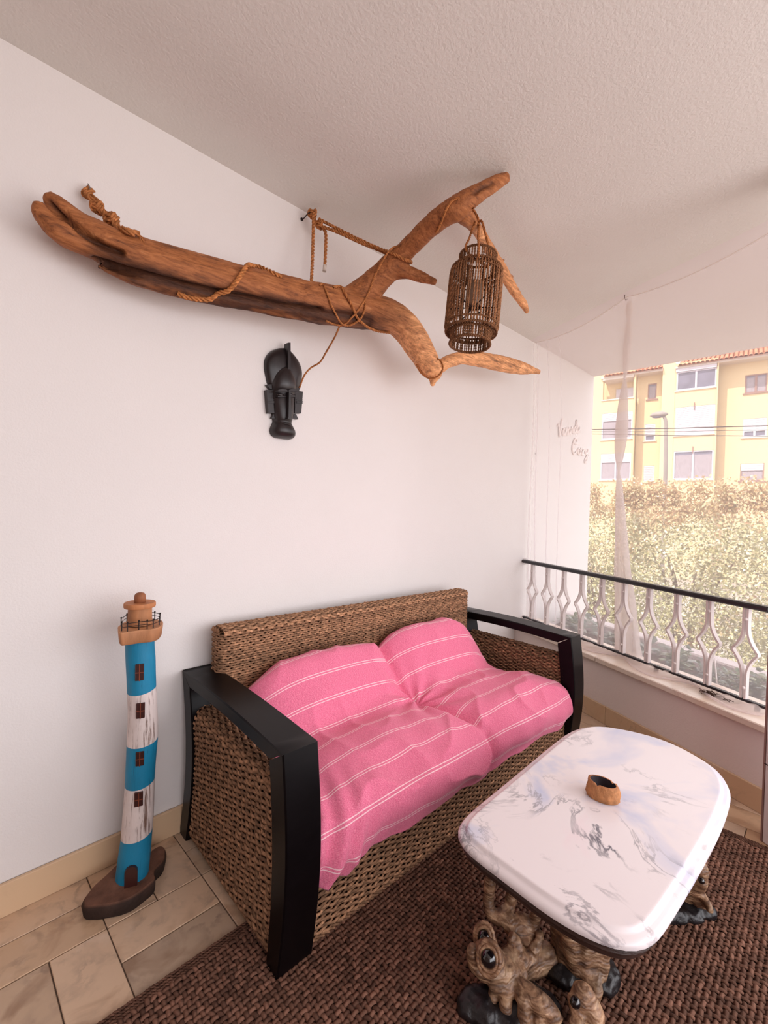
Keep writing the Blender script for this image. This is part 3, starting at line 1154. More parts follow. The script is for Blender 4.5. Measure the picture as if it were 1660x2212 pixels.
# backrest: a woven slab with rounded ends
BU0, BU1, BV0, BV1, BZ0, BZ1 = 0.088, 1.588, 0.592, 0.685, 0.30, 0.752
sagf = lambda u: 0.010 - 0.020 * (np.asarray(u) - BU0) / (BU1 - BU0)
rr = 0.030
path = [(BU0 + 0.3, BV1), (BU0 + rr, BV1)] + [(BU0 + rr - rr * math.sin(t), BV1 - rr + rr * math.cos(t)) for t in np.linspace(0.2, 1.4, 5)] + \
       [(BU0 + rr - rr * math.cos(t), BV0 + rr - rr * math.sin(t)) for t in np.linspace(0.2, 1.4, 5)] + [(BU0 + rr, BV0), (BU1 - rr, BV0)] + \
       [(BU1 - rr + rr * math.sin(t), BV0 + rr - rr * math.cos(t)) for t in np.linspace(0.2, 1.4, 5)] + [(BU1 - rr + rr * math.cos(t), BV1 - rr + rr * math.sin(t)) for t in np.linspace(0.2, 1.4, 5)] + \
       [(BU1 - rr, BV1), (BU1 - 0.3, BV1)]
mb = plan_weave(path, BZ0, BZ1 - 0.006, 0.0090, 0.022, 'backrest', sag=sagf, tone=(0.72, 1.5), sign=-1)
# top of the backrest: rows along u, stepping across v over a rounded edge
sec = [(BV0 - 0.001, BZ1 - 0.012), (BV0 + 0.006, BZ1 + 0.004), (BV0 + 0.022, BZ1 + 0.011), (BV1 - 0.022, BZ1 + 0.011), (BV1 - 0.004, BZ1 + 0.002)]
q = resample(sec, 0.0088)
nr, tg = normals2(q, -1)
nn_ = 260
uu = np.linspace(BU0 + 0.012, BU1 - 0.012, nn_)
P = np.zeros((len(q), nn_, 3))
P[..., 0] = uu
P[..., 1] = q[:, :1]
P[..., 2] = q[:, 1:] + sagf(uu)[None]
NR = np.repeat(np.c_[np.zeros(len(q)), nr][:, None], nn_, 1)
B = np.repeat(np.c_[np.zeros(len(q)), tg][:, None], nn_, 1)
weave(mb, P, NR, B, 0.022, 0.003, 0.0042, 0.0052, tone=(0.8, 1.6))
for uu_ in (BU0 + 0.004, BU1 - 0.004):
    vv = np.linspace(BV0 + 0.015, BV1 - 0.015, 12)
    rope(mb, sofa_M(np.c_[np.full(12, uu_), vv, np.full(12, BZ1 + 0.002) + sagf(uu_)]), 0.009, (1.0, 0.95, 0.9))
o = mb.build('backrest', M_['seagrass'], sofa, smooth=True, kind='stuff')
o['label'] = 'woven seagrass backrest'
c = MB()
c.box(A(BU0 + 0.012, BV0 + 0.007, BZ0), A(BU1 - 0.012, BV1 - 0.007, BZ1 - 0.006), M=sofa_M)
c.build('core', M_['core'], o)
# front of the base
mb = plan_weave([(0.106, 0.03), (SW - 0.106, 0.03)], 0.016, 0.25, 0.0092, 0.026, 'front_panel', tone=(0.7, 1.35))
rope(mb, sofa_M(np.c_[np.linspace(0.108, SW - 0.108, 80), np.full(80, 0.028), np.full(80, 0.010)]), 0.008, (0.8, 0.78, 0.75))
for uu_ in (0.112, SW - 0.112):
    rope(mb, sofa_M(np.c_[np.full(20, uu_), np.full(20, 0.026), np.linspace(0.01, 0.25, 20)]), 0.008, (0.8, 0.78, 0.75))
o = mb.build('front_panel', M_['seagrass'], sofa, smooth=True, kind='stuff')
o['label'] = 'woven seagrass front of the base'
c = MB()
c.box(A(0.10, 0.037, 0.012), A(SW - 0.10, 0.60, 0.24), M=sofa_M)
c.build('core', M_['core'], o)

# ------------------------------------------------------------------ throw over the cushions
NT, NU = 210, 230
prof = np.array([(0.00, 0.588, 0.46), (0.05, 0.584, 0.56), (0.10, 0.555, 0.620), (0.15, 0.508, 0.644), (0.20, 0.460, 0.628), (0.27, 0.418, 0.555), (0.33, 0.382, 0.480), (0.385, 0.345, 0.425), (0.43, 0.300, 0.408),
                 (0.50, 0.235, 0.414), (0.60, 0.145, 0.416), (0.69, 0.058, 0.406), (0.755, 0.002, 0.384), (0.81, -0.040, 0.350), (0.87, -0.056, 0.304), (0.93, -0.050, 0.262), (1.0, -0.028, 0.218)])
pf = smooth_path(prof[:, 1:].tolist() and np.c_[prof[:, 1:], np.zeros(len(prof))], NT)[:, :2]
arc = np.concatenate([[0], np.cumsum(np.linalg.norm(np.diff(pf, axis=0), axis=1))])
tt = np.linspace(0, 1, NT)
tp = prof[:, 0]
pidx = np.interp(np.linspace(0, len(prof) - 1, NT), np.arange(len(prof)), tp)      # t of each sample
TH = np.zeros((NT, NU, 3))
UVT = np.zeros((NT, NU, 2))
for i in range(NT):
    t = pidx[i]
    us = np.interp(t, [0, 0.2, 0.43, 0.75, 1], [0.800, 0.815, 0.865, 0.925, 0.93])
    ua = np.interp(t, [0, 0.16, 0.43, 0.7, 1], [0.135, 0.14, 0.125, 0.118, 0.118])
    ub = np.interp(t, [0, 0.1, 0.25, 0.40, 0.48, 0.7, 0.85, 1], [1.455, 1.475, 1.490, 1.52, 1.59, 1.618, 1.622, 1.60])
    backw = np.interp(t, [0, 0.36, 0.46], [1, 1, 0])
    frontw = np.interp(t, [0.6, 0.8], [0, 1])
    for j in range(NU):
        w = j / (NU - 1)
        u = ua + (ub - ua) * w
        x = (u - ua) / (us - ua) * 2 - 1 if u < us else (u - us) / (ub - us) * 2 - 1
        left = u < us
        e = 1 - abs(x) ** 3.2
        # seam side of a cushion is softer than its outer side
        v, z = pf[i]
        drop = (1 - e)
        inner = (x > 0) == left
        if backw > 0:
            z -= backw * drop * (0.062 if inner else 0.115) * np.interp(t, [0, 0.05, 0.34, 0.42], [0, 1, 0.6, 0.1])
            v += backw * drop * 0.045 * np.interp(t, [0.12, 0.2, 0.42], [0, 1, 0.5])
            if not left:
                z += 0.012 * backw * e
        sw = 1 - backw
        z -= sw * drop * (0.034 if inner else 0.045) * (1 - 0.5 * frontw)
        v += frontw * drop * (0.024 if inner else 0.03)
        z += sw * (1 - frontw) * 0.010 * e
        # crease between the cushions
        cr = math.exp(-((u - us) / 0.022) ** 2)
        z -= cr * 0.016 * np.interp(t, [0, 0.1, 0.8, 1], [0, 1, 1, 0])
        v += cr * 0.016 * np.interp(t, [0.1, 0.2, 0.4, 0.7, 0.8, 1], [0, 1, .3, 0, 1, 0.4])
        # pulls radiating from where crease and seat meet, and loose wrinkles
        aj = arc[i]
        dx, dy = (u - us), (aj - np.interp(0.42, pidx, arc))
        rad = math.hypot(dx, dy) + 1e-6
        ang = math.atan2(dy, dx)
        wv = 0.010 * math.exp(-rad / 0.22) * math.sin(9 * ang + 2.0 * rad * 10) * min(1, rad / 0.04)
        p3 = Vector((u * 3.2 + 0.9 * aj, aj * 6.5 - u * 1.1, 1.7))
        n1 = noise.noise(p3 + Vector((0, 0, 0)))
        n2 = noise.noise(Vector((u * 11 - aj * 5, aj * 13 + u * 4, 5.1)))
        rid = (1 - abs(noise.noise(Vector((u * 4.5 + aj * 3.5, aj * 4.5 - u * 3.0, 9.3))))) ** 4
        amp = 1.0 + 0.9 * frontw
        wv += amp * (0.008 * n1 + 0.0030 * n2 + 0.010 * (rid - 0.35))
        # left corner bunches up and hangs lower
        lc = math.exp(-((u - ua) / 0.16) ** 2)
        fr_ = np.interp(t, [0.75, 1], [0, 1])
        z -= fr_ * (0.035 * lc * math.exp(-((u - 0.215) / 0.06) ** 2) + 0.012 * math.sin(u * 9 + 1) + 0.006 * math.sin(u * 23))
        wv += lc * 0.010 * math.sin(u * 95 + 30 * aj) * np.interp(t, [0.55, 0.85], [0, 1])
        # outward direction of the section
        a_, b_ = pf[max(0, i - 1)], pf[min(NT - 1, i + 1)]
        tg2 = (b_ - a_) / (np.linalg.norm(b_ - a_) + 1e-9)
        nv, nz = tg2[1], -tg2[0]
        if nz < 0 and abs(nz) > abs(nv):
            nv, nz = -nv, -nz
        if t < 0.12:
            nv, nz = 0.3, 0.95
        TH[i, j] = (u, v + nv * wv, z + nz * wv)
        if t > 0.78:
            TH[i, j, 1] = min(TH[i, j, 1], 0.012)
        UVT[i, j] = (u, aj + 0.010 * math.sin(u * 3.1) + 0.018 * (u - 0.8) * 0)
# side skirts tucked down along both ends
def skirt(col, du, drop, sgn):
    out = np.zeros((NT, 6, 3))
    for i in range(NT):
        t = pidx[i]
        p = TH[i, col]
        dz = drop * np.interp(t, [0, 0.1, 0.3, 0.45, 0.8, 1], [0.3, 1, 1, 0.5, 0.5, 0.1])
        for q in range(6):
            f = (q + 1) / 6
            out[i, q] = (p[0] + sgn * du * math.sin(f * 1.57), p[1] + 0.03 * f * (1 if t < 0.4 else 0) + (0.02 * f if t > 0.85 else 0), max(0.15, p[2] - dz * f ** 1.3))
    return out
SKR = skirt(NU - 1, 0.018, 0.10, 1)
SKL = skirt(0, 0.010, 0.10, -1)[:, ::-1]
G = np.concatenate([SKL, TH, SKR], 1)
UVG = np.concatenate([np.repeat(UVT[:, :1], 6, 1) + np.linspace(-0.08, -0.01, 6)[None, :, None] * A(1, 0), UVT, np.repeat(UVT[:, -1:], 6, 1) + np.linspace(0.01, 0.08, 6)[None, :, None] * A(1, 0)], 1)
o = MB().grid(sofa_M(G), uv=UVG).build('throw', M_['throw'], origin=tuple(sofa_M(A(0.87, 0.2, 0.25))), smooth=True)
sd = o.modifiers.new('thick', 'SOLIDIFY')
sd.thickness = 0.005
sd.offset = -1
tag(o, 'pink cotton throw with thin double white stripes tucked over the sofa cushions', 'throw')

# ================================================================== RUG
rug = MB()
rx0, rx1, ry0, ry1 = RUG
cell = 0.0148
nx, ny = int((rx1 - rx0 - 0.05) / cell), int((ry1 - ry0 - 0.05) / cell)
ii, jj = np.meshgrid(np.arange(nx), np.arange(ny), indexing='ij')
ii, jj = ii.ravel(), jj.ravel()
cxs, cys = rx0 + 0.025 + (ii + 0.5) * cell, ry0 + 0.025 + (jj + 0.5) * cell
ori = (ii + jj) % 2
PS, NS, BS, TS = [], [], [], []
tm = np.linspace(-1, 1, 5)
for st in (0.0,):
    L = cell * 0.66
    ang = np.where(ori == 1, math.pi / 2, 0) + RNG.normal(0, 0.16, len(ii))
    dx_, dy_ = np.cos(ang), np.sin(ang)
    ox, oy = -dy_ * cell * 0.5 * st, dx_ * cell * 0.5 * st
    P = np.zeros((len(ii), 5, 3))
    P[:, :, 0] = cxs[:, None] + ox[:, None] + dx_[:, None] * tm * L
    P[:, :, 1] = cys[:, None] + oy[:, None] + dy_[:, None] * tm * L
    P[:, :, 2] = 0.0062 + 0.0034 * (1 - tm ** 2)[None] + RNG.normal(0, 0.0006, (len(ii), 1))
    Nn = np.zeros_like(P)
    Nn[..., 2] = 1
    Bn = np.zeros_like(P)
    Bn[..., 0], Bn[..., 1] = -dy_[:, None], dx_[:, None]
    PS.append(P); NS.append(Nn); BS.append(Bn)
    tn = RNG.uniform(0.62, 1.35, (len(ii), 1, 1)) * np.ones((1, 5, 3))
    TS.append(tn)
PS, NS, BS, TS = (np.concatenate(x) for x in (PS, NS, BS, TS))
rug.tubes(PS, NS, BS, 0.0030, 0.0062, 4, TS)
rugT = thing('woven_rug', 'dark brown basket weave rug under the marble table', 'rug', ((rx0 + rx1) / 2, (ry0 + ry1) / 2, 0))
MB().box(A(rx0, ry0, 0.0008), A(rx1, ry1, 0.0062), bevel=0.002).build('backing', M_['core'], rugT)
rug.build('weave', M_['rug'], rugT, smooth=True, kind='stuff')
e = MB()
for (a_, b_) in (((rx0, ry0), (rx1, ry0)), ((rx1, ry0), (rx1, ry1)), ((rx1, ry1), (rx0, ry1)), ((rx0, ry1), (rx0, ry0))):
    pa, pb = A(*a_, 0.006), A(*b_, 0.006)
    d = (pb - pa) / np.linalg.norm(pb - pa)
    inn = np.cross(A(0, 0, 1), d)
    n = int(np.linalg.norm(pb - pa) / 0.008)
    for q in (0.004, 0.014, 0.023):
        rope(e, pa + inn * q + np.linspace(0, 1, n)[:, None] * (pb - pa), 0.0058, (0.85, 0.85, 0.85), pitch=0.03, n=n, k=4)
e.build('border', M_['rug'], rugT, smooth=True, kind='stuff')

# ================================================================== LIGHTHOUSE
LY = 1.56


def lh(cx, cy):      # pixel of the detail view -> point in the plane of the tower axis
    return at_y(150 + cx / 2.989, 1260 + cy / 2.989, LY)


lt = thing('wooden_lighthouse', 'tall driftwood lighthouse ornament painted in blue and white bands on a dark slab', 'ornament', tuple(at_z(285, 1885, 0.0)))
st = [(345, 454, 84), (420, 455, 84), (500, 460, 85), (600, 464, 83), (680, 467, 83), (800, 473, 85), (900, 475, 88), (980, 474, 91), (1020, 472, 90), (1100, 467, 88), (1180, 462, 87), (1275, 457, 86), (1400, 449, 89), (1500, 443, 91), (1605, 436, 91), (1750, 421, 96), (1840, 412, 97), (1905, 406, 95)]
st = np.array(st, float)


def tower(y0, y1):
    mb = MB()
    n = max(6, int((y1 - y0) / 18))
    kk = 40
    ring = []
    for y in np.linspace(y0, y1, n):
        cx, r = np.interp(y, st[:, 0], st[:, 1]), np.interp(y, st[:, 0], st[:, 2])
        c = lh(cx, y)
        rad = r / 2.989 * depth(c) / F_PX
        row = []
        for a_ in np.linspace(0, 2 * math.pi, kk, endpoint=False):
            wob = 1 + 0.035 * noise.noise(Vector((math.cos(a_) * 1.3, math.sin(a_) * 1.3, c[2] * 6))) + 0.010 * noise.noise(Vector((math.cos(a_) * 9, math.sin(a_) * 9, c[2] * 5)))
            row.append((c[0] + rad * wob * math.cos(a_), c[1] + rad * wob * math.sin(a_), c[2] + 0.010 * math.cos(a_ - 0.4) * (0.6 if y0 > 400 or y > y0 else 0)))
        ring.append(row)
    mb.grid(np.array(ring), closed_u=True)
    mb.f.append([tuple(range(kk))[::-1], tuple((n - 1) * kk + i for i in range(kk))])
    return mb


for (y0, y1, mt) in ((338, 682, 'blue'), (682, 1010, 'white_wood'), (1010, 1277, 'blue'), (1277, 1605, 'white_wood'), (1605, 1905, 'blue')):
    o = tower(y0, y1).build('tower_band', M_[mt], lt)
    o['label'] = 'blue painted band' if mt == 'blue' else 'cracked white painted band'
    auto_smooth(o, 50)
# base slab, an irregular board lying on the floor
ow = [(85, 2040), (150, 1960), (240, 1880), (300, 1820), (400, 1760), (505, 1750), (545, 1715), (590, 1692), (622, 1712), (618, 1760), (600, 1795), (556, 1838), (548, 1875), (552, 1905), (500, 1955), (420, 2015), (340, 2052), (250, 2072), (150, 2082), (98, 2078)]
top = [at_z(150 + x / 2.989, 1260 + y / 2.989, 0.046) for x, y in ow]
mb = MB()
tp_ = smooth_path([(p[0], p[1], 0) for p in top] + [(top[0][0], top[0][1], 0)], 72)[:-1, :2]
cen = tp_.mean(0)
rows = []
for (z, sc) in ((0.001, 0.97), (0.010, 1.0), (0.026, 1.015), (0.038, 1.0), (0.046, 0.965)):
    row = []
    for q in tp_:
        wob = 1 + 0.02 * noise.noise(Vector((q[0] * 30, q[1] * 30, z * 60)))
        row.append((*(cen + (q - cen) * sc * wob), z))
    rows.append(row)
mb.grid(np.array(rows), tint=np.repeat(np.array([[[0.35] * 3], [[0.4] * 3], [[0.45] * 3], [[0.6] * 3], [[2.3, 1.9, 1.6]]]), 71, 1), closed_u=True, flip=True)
mb.f.append([tuple(range(71))[::-1], tuple(4 * 71 + i for i in range(71))])
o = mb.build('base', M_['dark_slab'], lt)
auto_smooth(o, 40)
o['label'] = 'dark irregular wooden slab'
# gallery, lamp room, cap
gz0, gz1 = lh(454, 350)[2], lh(454, 268)[2]
gl = [(312, 280), (352, 252), (400, 232), (470, 226), (540, 228), (592, 238), (606, 252), (588, 280), (540, 296), (500, 300), (440, 306), (360, 318), (318, 318)]
gt = [at_z(150 + x / 2.989, 1260 + y / 2.989, gz1) for x, y in gl]
gp = smooth_path([(p[0], p[1], 0) for p in gt] + [(gt[0][0], gt[0][1], 0)], 60)[:-1, :2]
rows = []
gc = gp.mean(0)
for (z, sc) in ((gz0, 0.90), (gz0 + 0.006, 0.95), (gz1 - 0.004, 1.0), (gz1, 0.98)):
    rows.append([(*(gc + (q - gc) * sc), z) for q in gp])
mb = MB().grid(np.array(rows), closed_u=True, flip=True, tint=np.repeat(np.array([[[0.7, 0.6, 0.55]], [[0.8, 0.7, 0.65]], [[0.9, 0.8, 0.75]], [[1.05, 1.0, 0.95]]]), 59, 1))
mb.f.append([tuple(range(59))[::-1], tuple(3 * 59 + i for i in range(59))])
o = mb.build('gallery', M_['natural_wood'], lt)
auto_smooth(o, 40)
pxr = lambda px, c: px / 2.989 * depth(c) / F_PX
c0 = lh(455, 262)
zt = lh(455, 148)[2]
o = MB().lathe([(pxr(70, c0), 0), (pxr(71, c0), 0.01), (pxr(69, c0), zt - c0[2])], c0, 32, tint=(0.85, 0.75, 0.68)).build('lamp_room', M_['natural_wood'], lt)
auto_smooth(o, 40)
c1 = lh(455, 152)
h1 = lh(455, 122)[2] - c1[2]
r1 = pxr(93, c1)
o = MB().lathe([(r1 * 0.97, 0), (r1, 0.003), (r1, h1 - 0.003), (r1 * 0.97, h1)], c1, 40, tint=(0.95, 0.75, 0.62)).build('cap', M_['natural_wood'], lt)
auto_smooth(o, 40)
c2 = lh(456, 122)
r2 = pxr(34, c2)
h2 = lh(456, 58)[2] - c2[2]
o = MB().lathe([(r2, 0), (r2, h2 * 0.55), (r2 * 0.93, h2 * 0.75), (r2 * 0.7, h2 * 0.91), (r2 * 0.35, h2 * 0.985), (0.001, h2)], c2, 28, tint=(0.62, 0.45, 0.40)).build('finial', M_['natural_wood'], lt, smooth=True)
# wire railing of the gallery
inner = [gc + (q - gc) * 0.86 for q in gp]
rp = np.array([(q[0], q[1], gz1 + 0.020) for q in inner] + [(inner[0][0], inner[0][1], gz1 + 0.020)])
gr = MB()
gr.tube(rp + A(0, 0, 0.004), 0.0012, 6, caps=False)
gr.tube(rp - A(0, 0, 0.006), 0.0009, 6, caps=False)
wire = gr.build('wire_rail', M_['iron'], lt)
for q in range(0, 59, 5):
    p = A(inner[q][0], inner[q][1], gz1)
    MB().tube([p - A(0, 0, 0.001), p + A(0, 0, 0.026)], 0.0016, 6).ball(p + A(0, 0, 0.027), 0.0028, 8).build('rail_post', M_['iron'], wire)
# windows and door on the tower, facing the room
def on_tower(cx, cy):
    c = lh(np.interp(cy, st[:, 0], st[:, 1]), cy)
    rad = pxr(np.interp(cy, st[:, 0], st[:, 2]), c)
    off = (cx - np.interp(cy, st[:, 0], st[:, 1])) / np.interp(cy, st[:, 0], st[:, 2])
    to = CAM - c
    base = math.atan2(to[1], to[0])
    a_ = base + math.asin(max(-0.9, min(0.9, off)))
    n = A(math.cos(a_), math.sin(a_), 0)
    return c + n * rad, n, A(-math.sin(a_), math.cos(a_), 0)


for (x0, x1, y0, y1) in ((430, 480, 492, 596), (437, 487, 736, 832), (434, 482, 1040, 1128), (424, 474, 1296, 1384)):
    p, n, r_ = on_tower((x0 + x1) / 2, (y0 + y1) / 2)
    hw = pxr((x1 - x0) / 2, p)
    hz = (lh(455, y0)[2] - lh(455, y1)[2]) / 2
    MW = lambda v: p + v[:, :1] * r_ + v[:, 1:2] * n + v[:, 2:] * A(0, 0, 1)
    w = MB()
    w.box(A(-hw, -0.004, -hz), A(hw, 0.0045, hz), M=MW, bevel=0.0015)
    ob = w.build('window', M_['dark_pane'], lt)
    bars = MB()
    bars.box(A(-0.0013, 0.004, -hz), A(0.0013, 0.0065, hz), M=MW)
    bars.box(A(-hw, 0.004, -0.0012), A(hw, 0.0062, 0.0012), M=MW)
    bars.build('glazing_bar', M_['rust'], ob)
p, n, r_ = on_tower(402, 1830)
hw = pxr(37, p)
zb, zt2 = 0.046, lh(408, 1752)[2]
arch = [(-hw, zb), (hw, zb), (hw, zt2 - 0.02)] + [(hw * math.cos(a_), zt2 - 0.02 + 0.02 * math.sin(a_)) for a_ in np.linspace(0.2, math.pi - 0.2, 9)] + [(-hw, zt2 - 0.02)]
MD = lambda v: A(p[0], p[1], 0) + v[:, :1] * r_ + v[:, 2:] * n + v[:, 1:2] * A(0, 0, 1)
MB().prism(arch, -0.010, 0.007, M=MD).build('door', M_['dark_pane'], lt)

# ================================================================== WALL MASK
def mk(cx, cy):       # pixel of the detail view -> (x, z) on the wall
    p = at_y(560 + cx / 8.3, 730 + cy / 8.3, WALL_Y - 0.02)
    return p[0], p[2]


mask = thing('carved_mask', 'long blackened wooden mask with a crested headdress hung on the white wall', 'mask', (mk(480, 900)[0], WALL_Y, mk(480, 900)[1]))


def mask_loft(stations, y_back, pw=2.0, nseg=20, flat=0.0):
    """stations: (cy, cx, half width px, depth m); half-round sections standing off the wall"""
    mb = MB()
    s_ = smooth_path(np.array(stations, float), len(stations) * 5)
    rows = []
    for cy, cx, hw, d in s_:
        xc, z = mk(cx, cy)
        x1, _ = mk(cx + hw, cy)
        w = x1 - xc
        row = []
        for a_ in np.linspace(0, math.pi, nseg):
            ca, sa = math.cos(a_), math.sin(a_)
            row.append((xc - w * math.copysign(abs(ca) ** (2 / pw), ca), y_back - d * abs(sa) ** (2 / pw), z))
        row += [(xc + w * 0.96, y_back, z), (xc - w * 0.96, y_back, z)]
        rows.append(row)
    mb.grid(np.array(rows), closed_u=True)
    kk = nseg + 2
    mb.f.append([tuple(range(kk)), tuple((len(rows) - 1) * kk + i for i in range(kk))[::-1]])
    return mb


YB = WALL_Y - 0.001
o = mask_loft([(178, 478, 18, 0.018), (215, 476, 120, 0.026), (290, 470, 215, 0.032), (390, 470, 285, 0.036), (500, 470, 318, 0.038), (600, 470, 322, 0.038), (700, 468, 308, 0.036), (790, 462, 284, 0.034), (870, 455, 258, 0.030), (940, 452, 215, 0.02)], YB, 2.6).build('headdress', M_['mask'], mask)
auto_smooth(o, 40)
face = mask_loft([(530, 452, 40, 0.040), (580, 450, 110, 0.049), (660, 448, 165, 0.057), (760, 446, 200, 0.062), (860, 444, 212, 0.062), (930, 442, 210, 0.057), (985, 440, 206, 0.049), (1060, 438, 202, 0.049), (1180, 436, 194, 0.053), (1300, 436, 182, 0.055), (1400, 436, 170, 0.054), (1470, 434, 154, 0.052), (1520, 434, 150, 0.048), (1580, 436, 172, 0.054), (1650, 440, 200, 0.058), (1720, 444, 204, 0.056), (1775, 446, 178, 0.044), (1805, 446, 120, 0.026)], YB, 2.3).build('face', M_['mask'], mask)
auto_smooth(face, 40)


def mbox(cx0, cx1, cy0, cy1, d0, d1, bevel=0.002):
    xa, za = mk(cx0, cy1)
    xb, zb_ = mk(cx1, cy0)
    return MB().box(A(xa, WALL_Y - d1, za), A(xb, WALL_Y - d0, zb_), bevel=bevel)


# crest, nose, brows, eyes, mouth
def mpoly(pts, d0, d1):
    return MB().prism([mk(*p) for p in pts], d0, d1, M=lambda v: np.c_[v[:, 0], WALL_Y - v[:, 2], v[:, 1]])


mpoly([(452, 112), (496, 112), (498, 590), (446, 590)], 0.02, 0.050).build('crest', M_['mask'], mask)
mpoly([(412, 1000), (440, 1000), (450, 1440), (470, 1478), (386, 1478), (402, 1440)], 0.04, 0.074).build('nose', M_['mask'], face)
for (cx, s_) in ((330, -1), (515, 1)):
    mpoly([(cx - 80, 960), (cx, 935), (cx + 80, 960), (cx + 84, 990), (cx - 84, 990)], 0.035, 0.062).build('brow', M_['mask'], face)
    x, z = mk(cx, 1045)
    MB().ball((x, WALL_Y - 0.044, z), (0.019, 0.012, 0.0085), 14).build('eye', M_['mask'], face, smooth=True)
    mpoly([(cx - 78, 1068), (cx + 78, 1068), (cx + 70, 1082), (cx - 70, 1082)], 0.035, 0.056).build('eyelid', M_['mask'], face)
x, z = mk(424, 1560)
MB().ball((x, WALL_Y - 0.050, z), (0.020, 0.010, 0.006), 12).build('mouth', M_['mask'], face, smooth=True)
for (a0, a1, sg) in ((128, 270, -1), (640, 780, 1)):
    e_ = mpoly([(a0, 930), (a1, 940), (a1 - (6 if sg > 0 else -16), 1350), (a0 + (32 if sg < 0 else -30), 1350)] if sg < 0 else [(a0, 945), (a1, 965), (a1 - 34, 1355), (a0 - 8, 1350)], 0.002, 0.024).build('ear', M_['mask'], mask)
    for q in range(3):
        y_ = 1105 + 26 * q
        mpoly([(a0 + 16, y_), (a1 - 8, y_ + 6), (a1 - 8, y_ + 18), (a0 + 16, y_ + 12)], 0.02, 0.0275).build('band', M_['mask'], e_)
mpoly([(140, 835), (230, 830), (260, 915), (200, 915)], 0.002, 0.020).build('horn', M_['mask'], mask)
mpoly([(720, 870), (750, 875), (715, 950), (660, 930)], 0.002, 0.020).build('horn', M_['mask'], mask)
mpoly([(232, 1440), (258, 1370), (330, 1360), (330, 1450)], 0.002, 0.020).build('horn', M_['mask'], mask)
mpoly([(600, 1440), (640, 1360), (665, 1365), (705, 1458)], 0.002, 0.020).build('horn', M_['mask'], mask)

# ================================================================== DRIFTWOOD BRANCH
q1 = lambda x, y: (50 + x / 2.554, 360 + y / 2.554)
q2 = lambda x, y: (640 + x / 2.964, 360 + y / 2.964)


def limb(pts, which):
    """pts: (x, y, r, Y) in detail pixels -> list of (world point, radius)"""
    out = []
    for x, y, r, Y in pts:
        px = q1(x, y) if which == 1 else q2(x, y)
        sc = 2.554 if which == 1 else 2.964
        p = at_y(*px, Y)
        out.append((*p, r / sc * depth(p) / F_PX))
    return np.array(out)


trunk = np.vstack([limb([(262, 330, 74, 1.625), (380, 392, 90, 1.612), (500, 456, 97, 1.60), (700, 535, 108, 1.59), (900, 594, 111, 1.58), (1100, 640, 107, 1.57), (1300, 686, 101, 1.555), (1500, 726, 95, 1.54)], 1),
                   limb([(60, 862, 108, 1.525), (200, 885, 110, 1.51), (330, 905, 105, 1.50), (450, 920, 98, 1.49), (570, 948, 90, 1.48), (660, 990, 84, 1.47), (730, 1070, 80, 1.46), (790, 1165, 76, 1.455), (850, 1265, 68, 1.45), (885, 1320, 50, 1.45), (878, 1372, 22, 1.45), (872, 1405, 8, 1.45)], 2)])
prong_a = limb([(132, 152, 20, 1.625), (165, 190, 36, 1.625), (215, 238, 45, 1.625), (300, 318, 58, 1.62), (420, 392, 62, 1.61)], 1)
prong_b = limb([(82, 205, 16, 1.60), (102, 255, 32, 1.60), (160, 330, 46, 1.60), (235, 375, 56, 1.60), (340, 415, 62, 1.60), (470, 470, 66, 1.595)], 1)
lip = limb([(398, 540, 5, 1.60), (480, 572, 18, 1.60), (600, 614, 30, 1.595), (760, 660, 34, 1.59), (900, 698, 30, 1.58), (1060, 728, 28, 1.57), (1250, 762, 28, 1.56), (1450, 800, 28, 1.545), (1620, 822, 26, 1.53)], 1)
twig_r = limb([(862, 1320, 46, 1.45), (915, 1290, 36, 1.445), (970, 1250, 36, 1.44), (1050, 1225, 37, 1.44), (1150, 1230, 41, 1.445), (1280, 1252, 42, 1.45), (1400, 1280, 40, 1.46), (1460, 1292, 33, 1.465), (1520, 1304, 20, 1.47), (1556, 1314, 15, 1.47)], 2)
upper = limb([(330, 880, 80, 1.50), (450, 790, 76, 1.46), (560, 690, 74, 1.41), (650, 590, 68, 1.35), (730, 510, 62, 1.29), (830, 410, 60, 1.21), (930, 325, 58, 1.13), (1030, 262, 66, 1.06), (1130, 197, 54, 1.01), (1230, 130, 45, 0.975), (1300, 92, 40, 0.955), (1350, 70, 31, 0.945)], 2)
stub = limb([(640, 660, 55, 1.37), (730, 680, 38, 1.33), (820, 712, 28, 1.29), (900, 742, 15, 1.255)], 2)
stub2 = limb([(500, 858, 22, 1.46), (560, 862, 20, 1.45), (598, 872, 14, 1.44)], 2)
stub3 = limb([(720, 1040, 40, 1.46), (770, 1005, 26, 1.44), (788, 992, 15, 1.43)], 2)
twig_d = limb([(1060, 285, 56, 1.07), (1130, 365, 38, 1.09), (1195, 455, 27, 1.13), (1255, 560, 28, 1.17), (1305, 645, 30, 1.20), (1355, 725, 27, 1.22), (1410, 812, 24, 1.23), (1455, 880, 20, 1.235), (1480, 932, 12, 1.24)], 2)
spur1 = limb([(1285, 610, 18, 1.19), (1318, 600, 10, 1.19), (1336, 598, 4, 1.19)], 2)
spur2 = limb([(1350, 715, 20, 1.22), (1375, 708, 10, 1.22), (1384, 704, 4, 1.22)], 2)

